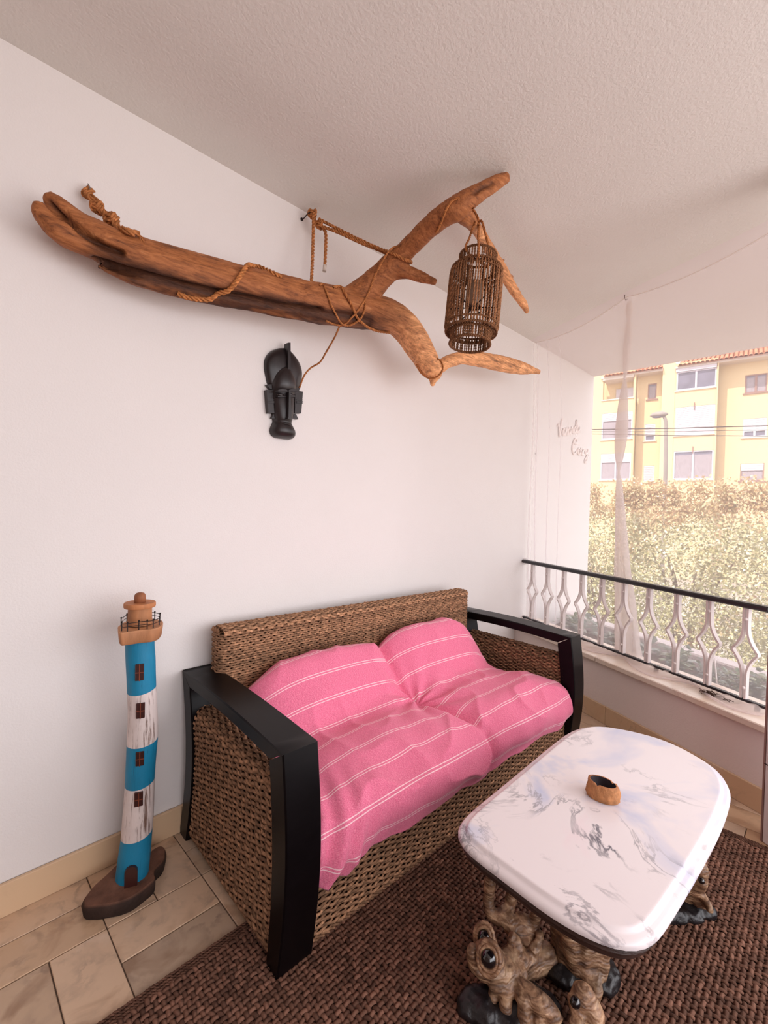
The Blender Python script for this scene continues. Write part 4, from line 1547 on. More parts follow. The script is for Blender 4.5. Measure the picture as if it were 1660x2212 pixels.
mb = MB()
for L_, n, k in ((trunk, 130, 28), (prong_a, 34, 18), (prong_b, 40, 18), (lip, 70, 12), (twig_r, 60, 16), (upper, 90, 22), (stub, 26, 16), (stub2, 14, 12), (stub3, 12, 12), (twig_d, 70, 16), (spur1, 8, 10), (spur2, 8, 10)):
    s_ = smooth_path(L_, n)
    s_[:, 3] = np.maximum(s_[:, 3] * 1.06 + 0.002, 0.004)
    mb.tube(s_[:, :3], s_[:, 3], k)
V, Fc, NV = remesh(mb, 0.0055, 2)
tr_s = smooth_path(trunk, 200)
cr_path = limb([(150, 205, 1, 1.50), (240, 300, 1, 1.50), (330, 365, 1, 1.50), (420, 425, 1, 1.50), (540, 470, 1, 1.49)], 1)[:, :3]
cr2_path = limb([(400, 535, 1, 1.50), (520, 565, 1, 1.50), (680, 606, 1, 1.49), (800, 636, 1, 1.48), (940, 672, 1, 1.48), (1060, 700, 1, 1.47), (1250, 738, 1, 1.46), (1450, 776, 1, 1.45), (1640, 800, 1, 1.44)], 1)[:, :3]
cr3_path = limb([(60, 930, 1, 1.42), (250, 955, 1, 1.41), (420, 985, 1, 1.40)], 2)[:, :3]


def dist_poly(P, poly):
    """distance of the view rays' points to a polyline, measured by angle seen from the room (so cracks follow the visible side)"""
    a = smooth_path(poly, 120)
    d = np.full(len(P), 9.0)
    for i in range(0, len(P), 20000):
        q = P[i:i + 20000]
        d[i:i + 20000] = np.sqrt(((q[:, None, [0, 2]] - a[None][:, :, [0, 2]]) ** 2).sum(-1)).min(1)
    return d


# put crack lines on the wood surface
B0 = bvh_of(V, Fc)


def snap(px, lift=0.0, y=1.45):
    """first hit of the wood along a line of sight, else a point at depth y"""
    d = ray(*px)
    h = B0.ray_cast(Vector(CAM), Vector(d / np.linalg.norm(d)))
    if h[0] is not None:
        return np.array(h[0]) + np.array(h[1]) * lift
    return at_y(*px, y)


def crack_pts(pts, which):
    return np.array([snap(q1(x, y) if which == 1 else q2(x, y), 0.0) for x, y in pts])


C1 = crack_pts([(150, 205), (200, 262), (245, 305), (330, 365), (420, 425), (540, 475)], 1)
C2 = crack_pts([(405, 520), (520, 558), (680, 602), (800, 634), (940, 668), (1060, 694), (1250, 730), (1450, 772), (1640, 795)], 1)
C3 = crack_pts([(10, 920), (120, 945), (250, 950), (350, 955), (470, 990)], 2)
C4 = crack_pts([(1150, 160), (1200, 128), (1260, 106)], 2)
C5 = crack_pts([(1270, 1243), (1360, 1262), (1440, 1288)], 2)


def d3(P, poly):
    a = smooth_path(poly, 140)
    d = np.full(len(P), 9.0)
    for i in range(0, len(P), 8000):
        d[i:i + 8000] = np.sqrt(((P[i:i + 8000, None] - a[None]) ** 2).sum(-1)).min(1)
    return d


D1, D2, D3, D4, D5 = (d3(V, c) for c in (C1, C2, C3, C4, C5))
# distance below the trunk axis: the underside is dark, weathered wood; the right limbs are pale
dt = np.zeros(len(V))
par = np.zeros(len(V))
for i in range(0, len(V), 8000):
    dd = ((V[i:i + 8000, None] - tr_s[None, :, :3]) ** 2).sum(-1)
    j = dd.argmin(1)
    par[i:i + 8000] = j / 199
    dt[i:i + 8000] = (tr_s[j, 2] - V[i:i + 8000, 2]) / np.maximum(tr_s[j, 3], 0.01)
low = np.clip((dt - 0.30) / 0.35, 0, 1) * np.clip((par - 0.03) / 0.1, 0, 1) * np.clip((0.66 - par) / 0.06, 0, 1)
nz = np.array([fbm(p, (7, 26, 26), 4) for p in V])
nz2 = np.array([fbm(p, (2.2, 5, 5), 2) for p in V])
off = 0.0036 * nz + 0.006 * nz2
off -= 0.028 * np.exp(-(D1 / 0.009) ** 2) + 0.034 * np.exp(-(D2 / 0.012) ** 2) + 0.012 * np.exp(-(D3 / 0.016) ** 2) + 0.012 * np.exp(-(D4 / 0.012) ** 2) + 0.004 * np.exp(-(D5 / 0.005) ** 2)
V2 = V + NV * off[:, None]
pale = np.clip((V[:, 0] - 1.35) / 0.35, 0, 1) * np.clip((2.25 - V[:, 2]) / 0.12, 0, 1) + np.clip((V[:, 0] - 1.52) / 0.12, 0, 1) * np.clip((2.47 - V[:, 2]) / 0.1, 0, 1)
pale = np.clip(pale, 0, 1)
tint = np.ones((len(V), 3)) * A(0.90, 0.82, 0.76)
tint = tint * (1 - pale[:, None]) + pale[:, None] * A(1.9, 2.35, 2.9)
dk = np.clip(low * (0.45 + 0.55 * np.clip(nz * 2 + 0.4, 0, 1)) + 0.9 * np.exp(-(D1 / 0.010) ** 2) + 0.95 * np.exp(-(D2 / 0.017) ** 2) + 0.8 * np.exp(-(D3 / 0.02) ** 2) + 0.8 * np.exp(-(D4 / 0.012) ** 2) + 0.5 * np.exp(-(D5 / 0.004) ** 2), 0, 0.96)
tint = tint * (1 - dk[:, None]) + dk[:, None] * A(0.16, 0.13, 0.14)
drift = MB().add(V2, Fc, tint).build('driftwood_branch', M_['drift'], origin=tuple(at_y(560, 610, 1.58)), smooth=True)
tag(drift, 'long forked driftwood branch slung along the white wall under the ceiling', 'driftwood')
B0 = bvh_of(V2, Fc)

# ================================================================== ROPES
HK = at_y(652, 474, WALL_Y - 0.002)
KN = at_y(675, 462, 1.66)


def R1(x, y, lift=None, Y=1.55):
    p = q1(x, y)
    return snap(p, lift, Y) if lift is not None else at_y(*p, Y)


def R2(x, y, lift=None, Y=1.5):
    p = q2(x, y)
    return snap(p, lift, Y) if lift is not None else at_y(*p, Y)


def knot(mb, c, r, R, axis=(0, 0, 1), turns=2.4, tint=(1, 1, 1), ry=None):
    """a lumpy overhand knot: rope coiled over itself"""
    t = np.linspace(0, 2 * math.pi, 60)
    p = np.c_[R * (np.sin(t) + 0.9 * np.sin(2 * t)) * 0.5, R * (np.cos(t) - 0.9 * np.cos(2 * t)) * 0.5, -R * 0.7 * np.sin(3 * t)]
    rope(mb, np.asarray(c) + p, r, tint)
    t = np.linspace(0, 2 * math.pi * turns, 60)
    p = np.c_[R * 0.62 * np.cos(t), R * 0.62 * np.sin(t), np.linspace(-R * 0.8, R * 0.8, 60)]
    rope(mb, np.asarray(c) + p, r, tint)


# thick rope from the left hook
rp_ = MB()
lp = [R1(368, 120, Y=1.70), R1(340, 138, Y=1.69), R1(352, 168, Y=1.685), R1(385, 168, Y=1.68), R1(405, 185, Y=1.67), R1(420, 215, Y=1.655), R1(432, 250, Y=1.64), R1(470, 262, Y=1.63), R1(502, 264, Y=1.62), R1(500, 302, Y=1.60), R1(516, 337, Y=1.585), R1(548, 360, 0.010, 1.58), R1(592, 376, 0.010, 1.575), R1(636, 388, 0.010, 1.57)]
rope(rp_, smooth_path(lp, 80), 0.0085, pitch=0.06)
lp2 = [p + A(0.006, -0.012, -0.010) for p in lp[:-1]]
rope(rp_, smooth_path(lp2, 80), 0.0080, pitch=0.06)
knot(rp_, R1(412, 222, Y=1.655), 0.0085, 0.018)
knot(rp_, R1(490, 292, Y=1.615), 0.0085, 0.020)
knot(rp_, R1(348, 150, Y=1.69), 0.006, 0.011)
e_ = R1(634, 388, 0.010, 1.57)
for q in range(9):      # frayed end
    d = A(RNG.normal(0.5, 0.3), RNG.normal(0, 0.3), RNG.normal(-0.5, 0.4))
    rp_.tube([e_, e_ + d * 0.012, e_ + d * 0.022 + A(0, 0, -0.003)], 0.0012, 4)
o = rp_.build('knotted_rope', M_['jute'], origin=tuple(R1(368, 120, Y=1.70)), smooth=True)
tag(o, 'thick knotted rope from the left wall hook to the split end of the branch', 'rope')
hk = MB()
h0 = R1(368, 130, Y=1.70)
hk.tube(smooth_path([at_y(193, 402, WALL_Y + 0.002), at_y(193, 402, WALL_Y - 0.02), at_y(190, 397, WALL_Y - 0.03), at_y(194, 405, WALL_Y - 0.036), at_y(195, 414, WALL_Y - 0.034)], 20), 0.0018, 8)
o = hk.build('wall_hook', M_['steel'], origin=tuple(at_y(193, 402, WALL_Y)), smooth=True)
tag(o, 'bent steel hook in the wall above the knotted rope', 'hook')
hk = MB()
hk.tube(smooth_path([HK + A(0, 0.004, 0), HK + A(0.002, -0.012, 0), KN + A(-0.02, 0.0, -0.006), KN + A(-0.006, 0, 0.0)], 20), 0.0022, 8)
hk.lathe([(0.007, 0), (0.007, 0.002), (0.003, 0.003)], HK - A(0, 0.001, 0), 12, M=lambda v: np.c_[v[:, 0], -v[:, 2], v[:, 1]])
o = hk.build('wall_hook', M_['iron'], origin=tuple(HK), smooth=True)
tag(o, 'dark screw hook at the wall and ceiling corner above the branch', 'hook')

# middle rope: tied on the corner hook, one leg down to the trunk, two legs across to the fork
rp_ = MB()
knot(rp_, KN + A(0, -0.005, -0.002), 0.0068, 0.020)
knot(rp_, R2(150, 370, Y=1.63), 0.0066, 0.017)
rope(rp_, smooth_path([R2(112, 300, Y=1.64), R2(110, 420, Y=1.62), R2(106, 580, Y=1.59), R2(98, 745, Y=1.55), R2(96, 790, Y=1.535)], 60), 0.0072)
rope(rp_, smooth_path([R2(168, 390, Y=1.62), R2(190, 425, Y=1.615), R2(190, 520, Y=1.61), R2(184, 640, Y=1.605)], 40), 0.0072)
rope(rp_, smooth_path([R2(145, 335, Y=1.63), R2(270, 400, Y=1.56), R2(400, 465, Y=1.48), R2(540, 528, Y=1.40), R2(620, 560, 0.006, 1.34), R2(690, 590, 0.007, 1.31), R2(728, 602, 0.006, 1.30), R2(735, 615, 0.0, 1.31)], 70), 0.0072)
rope(rp_, smooth_path([R2(160, 380, Y=1.62), R2(280, 425, Y=1.55), R2(420, 490, Y=1.47), R2(540, 537, Y=1.41), R2(600, 568, Y=1.37), R2(640, 580, 0.005, 1.35)], 60), 0.0070)
o = rp_.build('hanging_rope', M_['jute'], origin=tuple(KN), smooth=True)
tag(o, 'jute rope tied to the corner hook and holding up the branch fork', 'rope')
tp = MB().tube([R2(184, 632, Y=1.605), R2(181, 672, Y=1.604)], 0.0080, 10).build('taped_end', M_['tape'], o, origin=tuple(KN), smooth=True)
tp.location = (0, 0, 0)
tp['label'] = 'pale taped rope end'

# loop of rope across the trunk
rp_ = MB()
rope(rp_, smooth_path([R1(850, 697, 0.004), R1(890, 712, 0.007), R1(960, 726, 0.009), R1(1030, 722, 0.010), R1(1070, 705, 0.010), R1(1130, 672, 0.010), R1(1190, 615, 0.010), R1(1235, 562, 0.010), R1(1270, 549, 0.008, ), R1(1310, 556, 0.006), R1(1380, 590, 0.002), R1(1425, 612, 0.0)], 90), 0.0088, (1.05, 1.05, 1.0), pitch=0.05)
o = rp_.build('wrapped_rope', M_['jute'], origin=tuple(R1(1070, 705, 0.01)), smooth=True)
tag(o, 'golden rope looped over the middle of the thick trunk', 'rope')

# thin cord winding round the fork
rp_ = MB()
th = 0.0042
rope(rp_, smooth_path([R2(668, 512, 0.003, 1.33), R2(630, 522, 0.004, 1.33), R2(590, 548, Y=1.34), R2(548, 615, Y=1.36), R2(505, 700, 0.006, 1.38), R2(480, 765, 0.006, 1.40), R2(445, 845, 0.006), R2(400, 910, 0.006), R2(350, 965, 0.006), R2(305, 1005, 0.005), R2(250, 1006, 0.004), R2(190, 985, 0.002)], 110), th)
rope(rp_, smooth_path([R2(150, 762, 0.001), R2(172, 760, 0.004), R2(195, 815, 0.006), R2(220, 880, 0.006), R2(250, 945, 0.006), R2(285, 995, 0.006), R2(330, 1012, 0.005), R2(385, 990, 0.006), R2(420, 950, 0.006), R2(437, 900, 0.006), R2(440, 870, 0.004)], 110), th)
rope(rp_, smooth_path([R2(235, 775, 0.001), R2(285, 775, 0.004), R2(305, 812, 0.008), R2(345, 880, 0.008), R2(385, 950, 0.008), R2(420, 1000, 0.008), R2(470, 1026, 0.007), R2(530, 1046, 0.006, 1.44), R2(600, 1056, 0.005, 1.44)], 100), 0.0058)
o = rp_.build('thin_cord', M_['jute'], origin=tuple(R2(330, 1000, 0.005)), smooth=True)
tag(o, 'thin cords criss-crossed round the fork of the branch', 'cord')
rp_ = MB()
rope(rp_, smooth_path([R2(1050, 206, 0.001, 1.04), R2(1020, 210, 0.004, 1.05), R2(990, 236, 0.004, 1.07), R2(962, 285, 0.004, 1.10), R2(935, 345, 0.004, 1.13), R2(908, 400, 0.004, 1.16), R2(895, 422, 0.0, 1.18)], 60), 0.0045, (1.1, 1.1, 1.05))
o = rp_.build('wound_rope', M_['jute'], origin=tuple(R2(962, 285, 0.004)), smooth=True)
tag(o, 'flat cord wound once round the rising upper limb of the branch', 'cord')
rp_ = MB()
rope(rp_, smooth_path([R2(774, 1262, 0.003, 1.42), R2(799, 1308, 0.005, 1.42), R2(840, 1344, 0.005, 1.42), R2(885, 1352, 0.005), R2(922, 1323, 0.005, 1.42), R2(934, 1285, 0.005, 1.42), R2(920, 1247, 0.004, 1.42), R2(903, 1230, 0.001, 1.42)], 70), 0.0042, (0.8, 0.75, 0.7))
o = rp_.build('binding_cord', M_['jute'], origin=tuple(R2(885, 1352, 0.005)), smooth=True)
tag(o, 'thin cord bound round the drooping elbow of the branch above its curved twig', 'cord')
rp_ = MB()
mz = [R2(278, 1016, 0.004), R2(262, 1060, Y=1.50), R2(238, 1108, Y=1.54), R2(192, 1188, Y=1.60), R2(152, 1252, Y=1.64), R2(92, 1290, Y=1.665), R2(52, 1338, Y=1.67), R2(30, 1392, Y=1.678), R2(20, 1415, Y=1.69)]
rope(rp_, smooth_path(mz, 80), 0.0040, (0.9, 0.88, 0.85))
o = rp_.build('mask_cord', M_['jute'], origin=tuple(R2(192, 1188, Y=1.60)), smooth=True)
tag(o, 'thin cord running from the branch down to the black mask', 'cord')

# ================================================================== LANTERN
LA = np.array(at_y(1020, 648, 1.045))
ld = depth(LA)
UPX = ld / F_PX / 2.964                        # metres per detail pixel
ax = at_y(*q2(1166, 575), 1.045) - at_y(*q2(1112, 1138), 1.045)
AX = ax / np.linalg.norm(ax)
LT = np.linalg.norm(ax)
bx = np.cross(AX, A(0, 1, 0)); bx /= np.linalg.norm(bx)
by = np.cross(AX, bx)
LB = at_y(*q2(1112, 1138), 1.045)


def lan(r, a_, h):
    return LB + AX * h + (bx * math.cos(a_) + by * math.sin(a_)) * r


rb_, rn_ = 168 * UPX, 112 * UPX
hsh, hlo = LT * (1 - 95 / 565), LT * (75 / 565)
lant = thing('seagrass_lantern', 'dark seagrass lantern hung by cords from the upper limb of the driftwood', 'lantern', tuple(LB))


def strands(r_fn, h0, h1, n, rs, tint=(1, 1, 1), jitter=0.25, npt=24):
    PS, NS, BS, TT = [], [], [], []
    for i in range(n):
        a0 = 2 * math.pi * (i + RNG.uniform(-jitter, jitter)) / n
        wob = RNG.uniform(-0.03, 0.03)
        hh = np.linspace(h0, h1, npt)
        P = np.array([lan(r_fn((h - h0) / (h1 - h0)), a0 + wob * math.sin(3 * j / npt), h) for j, h in enumerate(hh)])
        for st_ in range(2):
            tw_ = hh / 0.011 * 2 * math.pi * 0.5 + st_ * math.pi
            rad = A(*(bx * math.cos(a0) + by * math.sin(a0)))
            tan = np.cross(AX, rad)
            o_ = np.cos(tw_)[:, None] * rad + np.sin(tw_)[:, None] * tan
            PS.append(P + o_ * rs * 0.45)
            NS.append(np.repeat(rad[None], npt, 0))
            BS.append(np.repeat(tan[None], npt, 0))
            TT.append(np.array(tint)[None] * np.repeat(RNG.uniform(0.6, 1.5), npt)[:, None])
    mb = MB()
    mb.tubes(np.array(PS), np.array(NS), np.array(BS), rs * 0.62, rs * 0.62, 5, np.array(TT))
    return mb


def ring(mb, r, h, rs, wraps=0, tint=(0.85, 0.85, 0.85)):
    pts = np.array([lan(r, a_, h) for a_ in np.linspace(0, 2 * math.pi, 60)])
    rope(mb, pts, rs, tint, pitch=0.02, n=120)


# body, with rounded shoulders
def body_r(t):
    e_ = min(t, 1 - t)
    return rb_ * (1 - 0.10 * max(0, 1 - e_ / 0.10) ** 2)


sb = strands(body_r, hlo, hsh, 54, 0.0036, npt=46)
o = sb.build('body_strands', M_['lantern'], lant, smooth=True, kind='stuff')
sb = strands(lambda t: rn_ * 1.02, hsh - 0.012, LT, 46, 0.0034, (0.8, 0.8, 0.8), npt=18)
sb.build('collar_strands', M_['lantern'], lant, smooth=True, kind='stuff')
sb = strands(lambda t: 126 * UPX, 0.0, hlo + 0.012, 50, 0.0034, (0.75, 0.75, 0.75), npt=18)
sb.build('collar_strands', M_['lantern'], lant, smooth=True, kind='stuff')
for (r, h, rs) in ((rn_ * 1.04, LT, 0.005), (rn_ * 1.03, hsh + 0.004, 0.0045), (rb_ * 0.955, hsh - 0.001, 0.0055), (rb_ * 0.99, hsh - 0.022, 0.0035), (rb_ * 0.955, hlo + 0.001, 0.0055), (rb_ * 1.0, hlo + 0.022, 0.0045), (130 * UPX, hlo - 0.004, 0.0045), (128 * UPX, 0.001, 0.0055)):
    r_ = MB()
    ring(r_, r, h, rs)
    r_.build('hoop', M_['lantern'], lant, smooth=True)
# shoulders: radial strands closing top and bottom
for (h, ra, rb2) in ((hsh, rn_, rb_ * 0.95), (hlo, 126 * UPX, rb_ * 0.95)):
    s2 = MB()
    for a_ in np.linspace(0, 2 * math.pi, 54, endpoint=False):
        rope(s2, [lan(ra, a_, h + (0.004 if h > 0.2 else -0.003)), lan((ra + rb2) / 2, a_, h + (0.003 if h > 0.2 else -0.002)), lan(rb2, a_, h)], 0.0036, (0.8, 0.8, 0.8), n=8, strands=2, k=5)
    s2.build('shoulder_strands', M_['lantern'], lant, smooth=True, kind='stuff')
# candle glass inside on a wire disc
cg = MB()
cpr = [(0.030, 0), (0.034, 0.004), (0.034, 0.095), (0.032, 0.097), (0.031, 0.095), (0.031, 0.008), (0.001, 0.006)]
for q in range(len(cpr)):
    pass
P = np.array([[lan(r, a_, LT * 0.42 + z) for a_ in np.linspace(0, 2 * math.pi, 24, endpoint=False)] for r, z in cpr])
cg.grid(P, closed_u=True)
cg.build('candle_glass', M_['candle'], lant, smooth=True)
wd = MB()
for a_ in np.linspace(0, math.pi, 3, endpoint=False):
    wd.tube([lan(rb_ * 0.97, a_, LT * 0.41), lan(0.0, a_, LT * 0.415), lan(rb_ * 0.97, a_ + math.pi, LT * 0.41)], 0.0025, 6)
wd.build('holder_wire', M_['iron'], lant)
# cords from collar up over the limb
c_ = MB()
rope(c_, smooth_path([lan(rn_ * 1.0, math.pi, LT - 0.01), at_y(*q2(1092, 540), 1.05), at_y(*q2(1112, 455), 1.06), at_y(*q2(1131, 396), 1.06), snap(q2(1136, 378), 0.003, 1.075), snap(q2(1142, 352), 0.002, 1.075)], 50), 0.0046, (0.75, 0.7, 0.68))
c_.build('cord', M_['jute'], lant, smooth=True)
c_ = MB()
rope(c_, smooth_path([at_y(*q2(1168, 590), 0.965), at_y(*q2(1170, 520), 0.985), at_y(*q2(1168, 440), 1.01), snap(q2(1165, 385), 0.004, 1.065), snap(q2(1158, 330), 0.004, 1.065), snap(q2(1140, 285), 0.004, 1.065), snap(q2(1130, 262), 0.001, 1.065)], 60), 0.0050, (0.8, 0.75, 0.72))
c_.build('cord', M_['jute'], lant, smooth=True)
c_ = MB()
rope(c_, smooth_path([at_y(*q2(1258, 645), 1.03), at_y(*q2(1250, 590), 1.035), at_y(*q2(1228, 490), 1.04), at_y(*q2(1205, 400), 1.045), at_y(*q2(1190, 350), 1.05), snap(q2(1176, 350), 0.004, 1.065), snap(q2(1160, 372), 0.004, 1.065)], 60), 0.0050, (0.95, 0.9, 0.85))
c_.build('cord', M_['jute'], lant, smooth=True)

# ================================================================== LETTERS ON THE WALL
GLY = {
    'V': (0.75, [[(0.0, 0.75), (0.10, 0.92), (0.18, 0.80), (0.24, 0.30), (0.32, 0.0), (0.40, 0.35), (0.52, 0.95), (0.66, 1.25)]]),
    'C': (0.70, [[(0.62, 0.98), (0.50, 1.22), (0.32, 1.10), (0.14, 0.65), (0.12, 0.25), (0.28, 0.0), (0.5, 0.08), (0.64, 0.28)], [(0.28, 0.82), (0.5, 0.80), (0.74, 0.84)]]),
    'a': (0.48, [[(0.40, 0.42), (0.22, 0.50), (0.06, 0.30), (0.10, 0.05), (0.26, 0.04), (0.38, 0.24), (0.41, 0.46), (0.40, 0.14), (0.46, 0.0), (0.54, 0.08)]]),
    'r': (0.38, [[(0.02, 0.10), (0.12, 0.50), (0.18, 0.42), (0.32, 0.44), (0.26, 0.18), (0.30, 0.02), (0.42, 0.08)]]),
    'n': (0.50, [[(0.06, 0.48), (0.08, 0.0)], [(0.08, 0.30), (0.22, 0.48), (0.34, 0.40), (0.36, 0.10), (0.42, 0.0), (0.54, 0.08)]]),
    'd': (0.52, [[(0.40, 0.42), (0.22, 0.50), (0.06, 0.30), (0.10, 0.05), (0.26, 0.04), (0.38, 0.26), (0.46, 1.0), (0.42, 0.20), (0.48, 0.0), (0.56, 0.08)]]),
    'o': (0.46, [[(0.24, 0.50), (0.08, 0.36), (0.08, 0.10), (0.24, 0.0), (0.38, 0.14), (0.36, 0.40), (0.24, 0.50), (0.48, 0.44)]]),
    'z': (0.44, [[(0.06, 0.46), (0.36, 0.48), (0.08, 0.04), (0.44, 0.04)]]),
    'y': (0.48, [[(0.06, 0.48), (0.10, 0.18), (0.24, 0.10), (0.38, 0.30)], [(0.42, 0.50), (0.38, 0.10), (0.28, -0.45), (0.12, -0.60), (0.06, -0.42), (0.26, -0.12), (0.50, 0.08)]]),
}


def word(text, pa, pb, hscale, name, label):
    a_, b_ = at_y(*pa, WALL_Y), at_y(*pb, WALL_Y)
    tot = sum(GLY[c][0] for c in text)
    ex = (b_ - a_) / tot
    t = thing(name, label, 'lettering', tuple(a_))
    x = 0
    for c in text:
        w, strokes = GLY[c]
        mb = MB()
        for s_ in strokes:
            pts = smooth_path([(q[0], q[1], 0) for q in s_], 40)
            P = np.array([a_ + ex * (x + q[0]) + A(0, -0.008, hscale * q[1]) for q in pts])
            mb.tube(P, 0.0075, 6)
        o = mb.build('letter', M_['letter'], t, smooth=True)
        x += w


word('Varanda', (1203, 944), (1250, 934), 0.118, 'wall_lettering', 'pale script word Varanda fixed to the white wall behind the net')
word('Cozy', (1233, 980), (1270, 984), 0.118, 'wall_lettering', 'pale script word Cozy fixed to the wall below the larger word')

# ================================================================== COFFEE TABLE
TZ = 0.435
tc = np.array([1.381, 0.4385])
TA, TB = 0.497, 0.2385


EDGE = np.array([(0.958, 0.666), (1.03, 0.678), (1.264, 0.680), (1.553, 0.682), (1.685, 0.676), (1.782, 0.642), (1.843, 0.556), (1.874, 0.426), (1.845, 0.319), (1.785, 0.242), (1.69, 0.200), (1.58, 0.190), (1.42, 0.191),
                 (1.21, 0.203), (1.05, 0.216), (0.992, 0.224), (0.950, 0.244), (0.922, 0.284), (0.907, 0.340), (0.903, 0.410), (0.910, 0.490), (0.916, 0.575), (0.926, 0.632)]) - tc


def table_outline(n=120):
    """long nearly straight sides, bowed short ends, generous round corners"""
    e = np.vstack([EDGE[-3:], EDGE, EDGE[:4]])
    q = smooth_path(np.c_[e, np.zeros(len(e))], 30 * 24)[:, :2]
    k0, k1 = int(3 / 29 * (30 * 24 - 1)), int(26 / 29 * (30 * 24 - 1))
    q = q[k0:k1 + 1]
    seg = np.linalg.norm(np.diff(np.vstack([q, q[:1]]), axis=0), axis=1)
    cc = np.concatenate([[0], np.cumsum(seg)])
    t = np.linspace(0, cc[-1], n, endpoint=False)
    q = np.vstack([q, q[:1]])
    q = np.c_[np.interp(t, cc, q[:, 0]), np.interp(t, cc, q[:, 1])]
    for _ in range(3):
        q = 0.25 * np.roll(q, 1, 0) + 0.5 * q + 0.25 * np.roll(q, -1, 0)
    return q[::-1]


tb = thing('marble_table', 'white veined marble coffee table on carved root and frog supports', 'table', (tc[0], tc[1], 0.0))


def ring_at(grow, z, n=120):
    o_ = table_outline(n)
    t = np.roll(o_, -1, 0) - np.roll(o_, 1, 0)
    t /= np.linalg.norm(t, axis=1)[:, None]
    nr = np.c_[t[:, 1], -t[:, 0]]
    o_ = o_ + nr * grow
    return np.c_[o_ + tc, np.full(n, z)]


prof_t = [(-0.030, 0.000), (-0.026, 0.0), (-0.0225, -0.0015), (-0.020, -0.006), (-0.015, -0.0085), (-0.009, -0.0095), (-0.003, -0.0125), (0.0, -0.018), (-0.001, -0.025), (-0.006, -0.029), (-0.016, -0.031)]
mb = MB()
mb.grid(np.array([ring_at(g, TZ + z) for g, z in prof_t]), closed_u=True, flip=True)
mb.f.append([tuple(range(120)), tuple((len(prof_t) - 1) * 120 + i for i in range(120))[::-1]])
o = mb.build('marble_top', M_['table'], tb)
auto_smooth(o, 40)
o['label'] = 'white marble top with grey veins and a moulded edge'
mb = MB()
prof_a = [(-0.018, -0.031), (-0.010, -0.034), (-0.008, -0.040), (-0.014, -0.046), (-0.016, -0.056), (-0.024, -0.064), (-0.032, -0.068)]
mb.grid(np.array([ring_at(g, TZ + z) for g, z in prof_a]), closed_u=True, flip=True)
mb.f.append([tuple(range(120)), tuple((len(prof_a) - 1) * 120 + i for i in range(120))[::-1]])
o = mb.build('apron', M_['apron'], tb)
auto_smooth(o, 30)
o['label'] = 'dark carved wooden apron'

fd = lambda x, y, d: at_d(980 + x / 4.611, 1900 + y / 4.611, d)   # detail pixel + distance
UN = TZ - 0.066


def carved(parts, voxel=0.0045, name='carved_root', fb=None):
    mb = MB()
    for kind, *a_ in parts:
        if kind == 't':
            s_ = smooth_path(np.array([(*p, r) for p, r in a_[0]]), 40)
            s_[:, 3] = np.maximum(s_[:, 3], 0.003)
            mb.tube(s_[:, :3], s_[:, 3], 14)
        elif kind == 'b':
            mb.ball(a_[0], a_[1], 18)
        elif kind == 'x':
            mb.box(a_[0], a_[1], bevel=0.004)
    V, Fc, NV = remesh(mb, voxel, 2)
    n = np.array([fbm(p, (22, 22, 34), 3) for p in V])
    gro = np.array([math.sin((p[2] * 190 + 60 * p[0] + 6 * noise.noise(Vector(p * 9)))) for p in V])
    V = V + NV * (0.0020 * n + 0.0011 * gro)[:, None]
    t = 0.85 + 0.5 * n
    tint = np.stack([t, t * 0.97, t * 0.93], -1)
    return MB().add(V, Fc, np.clip(tint, 0.25, 1.5))


def eye_at(p, r, frog):
    d = (CAM - p) / np.linalg.norm(CAM - p)
    MB().ball(p, r, 32).build('eye', M_['eye'], frog, smooth=True)


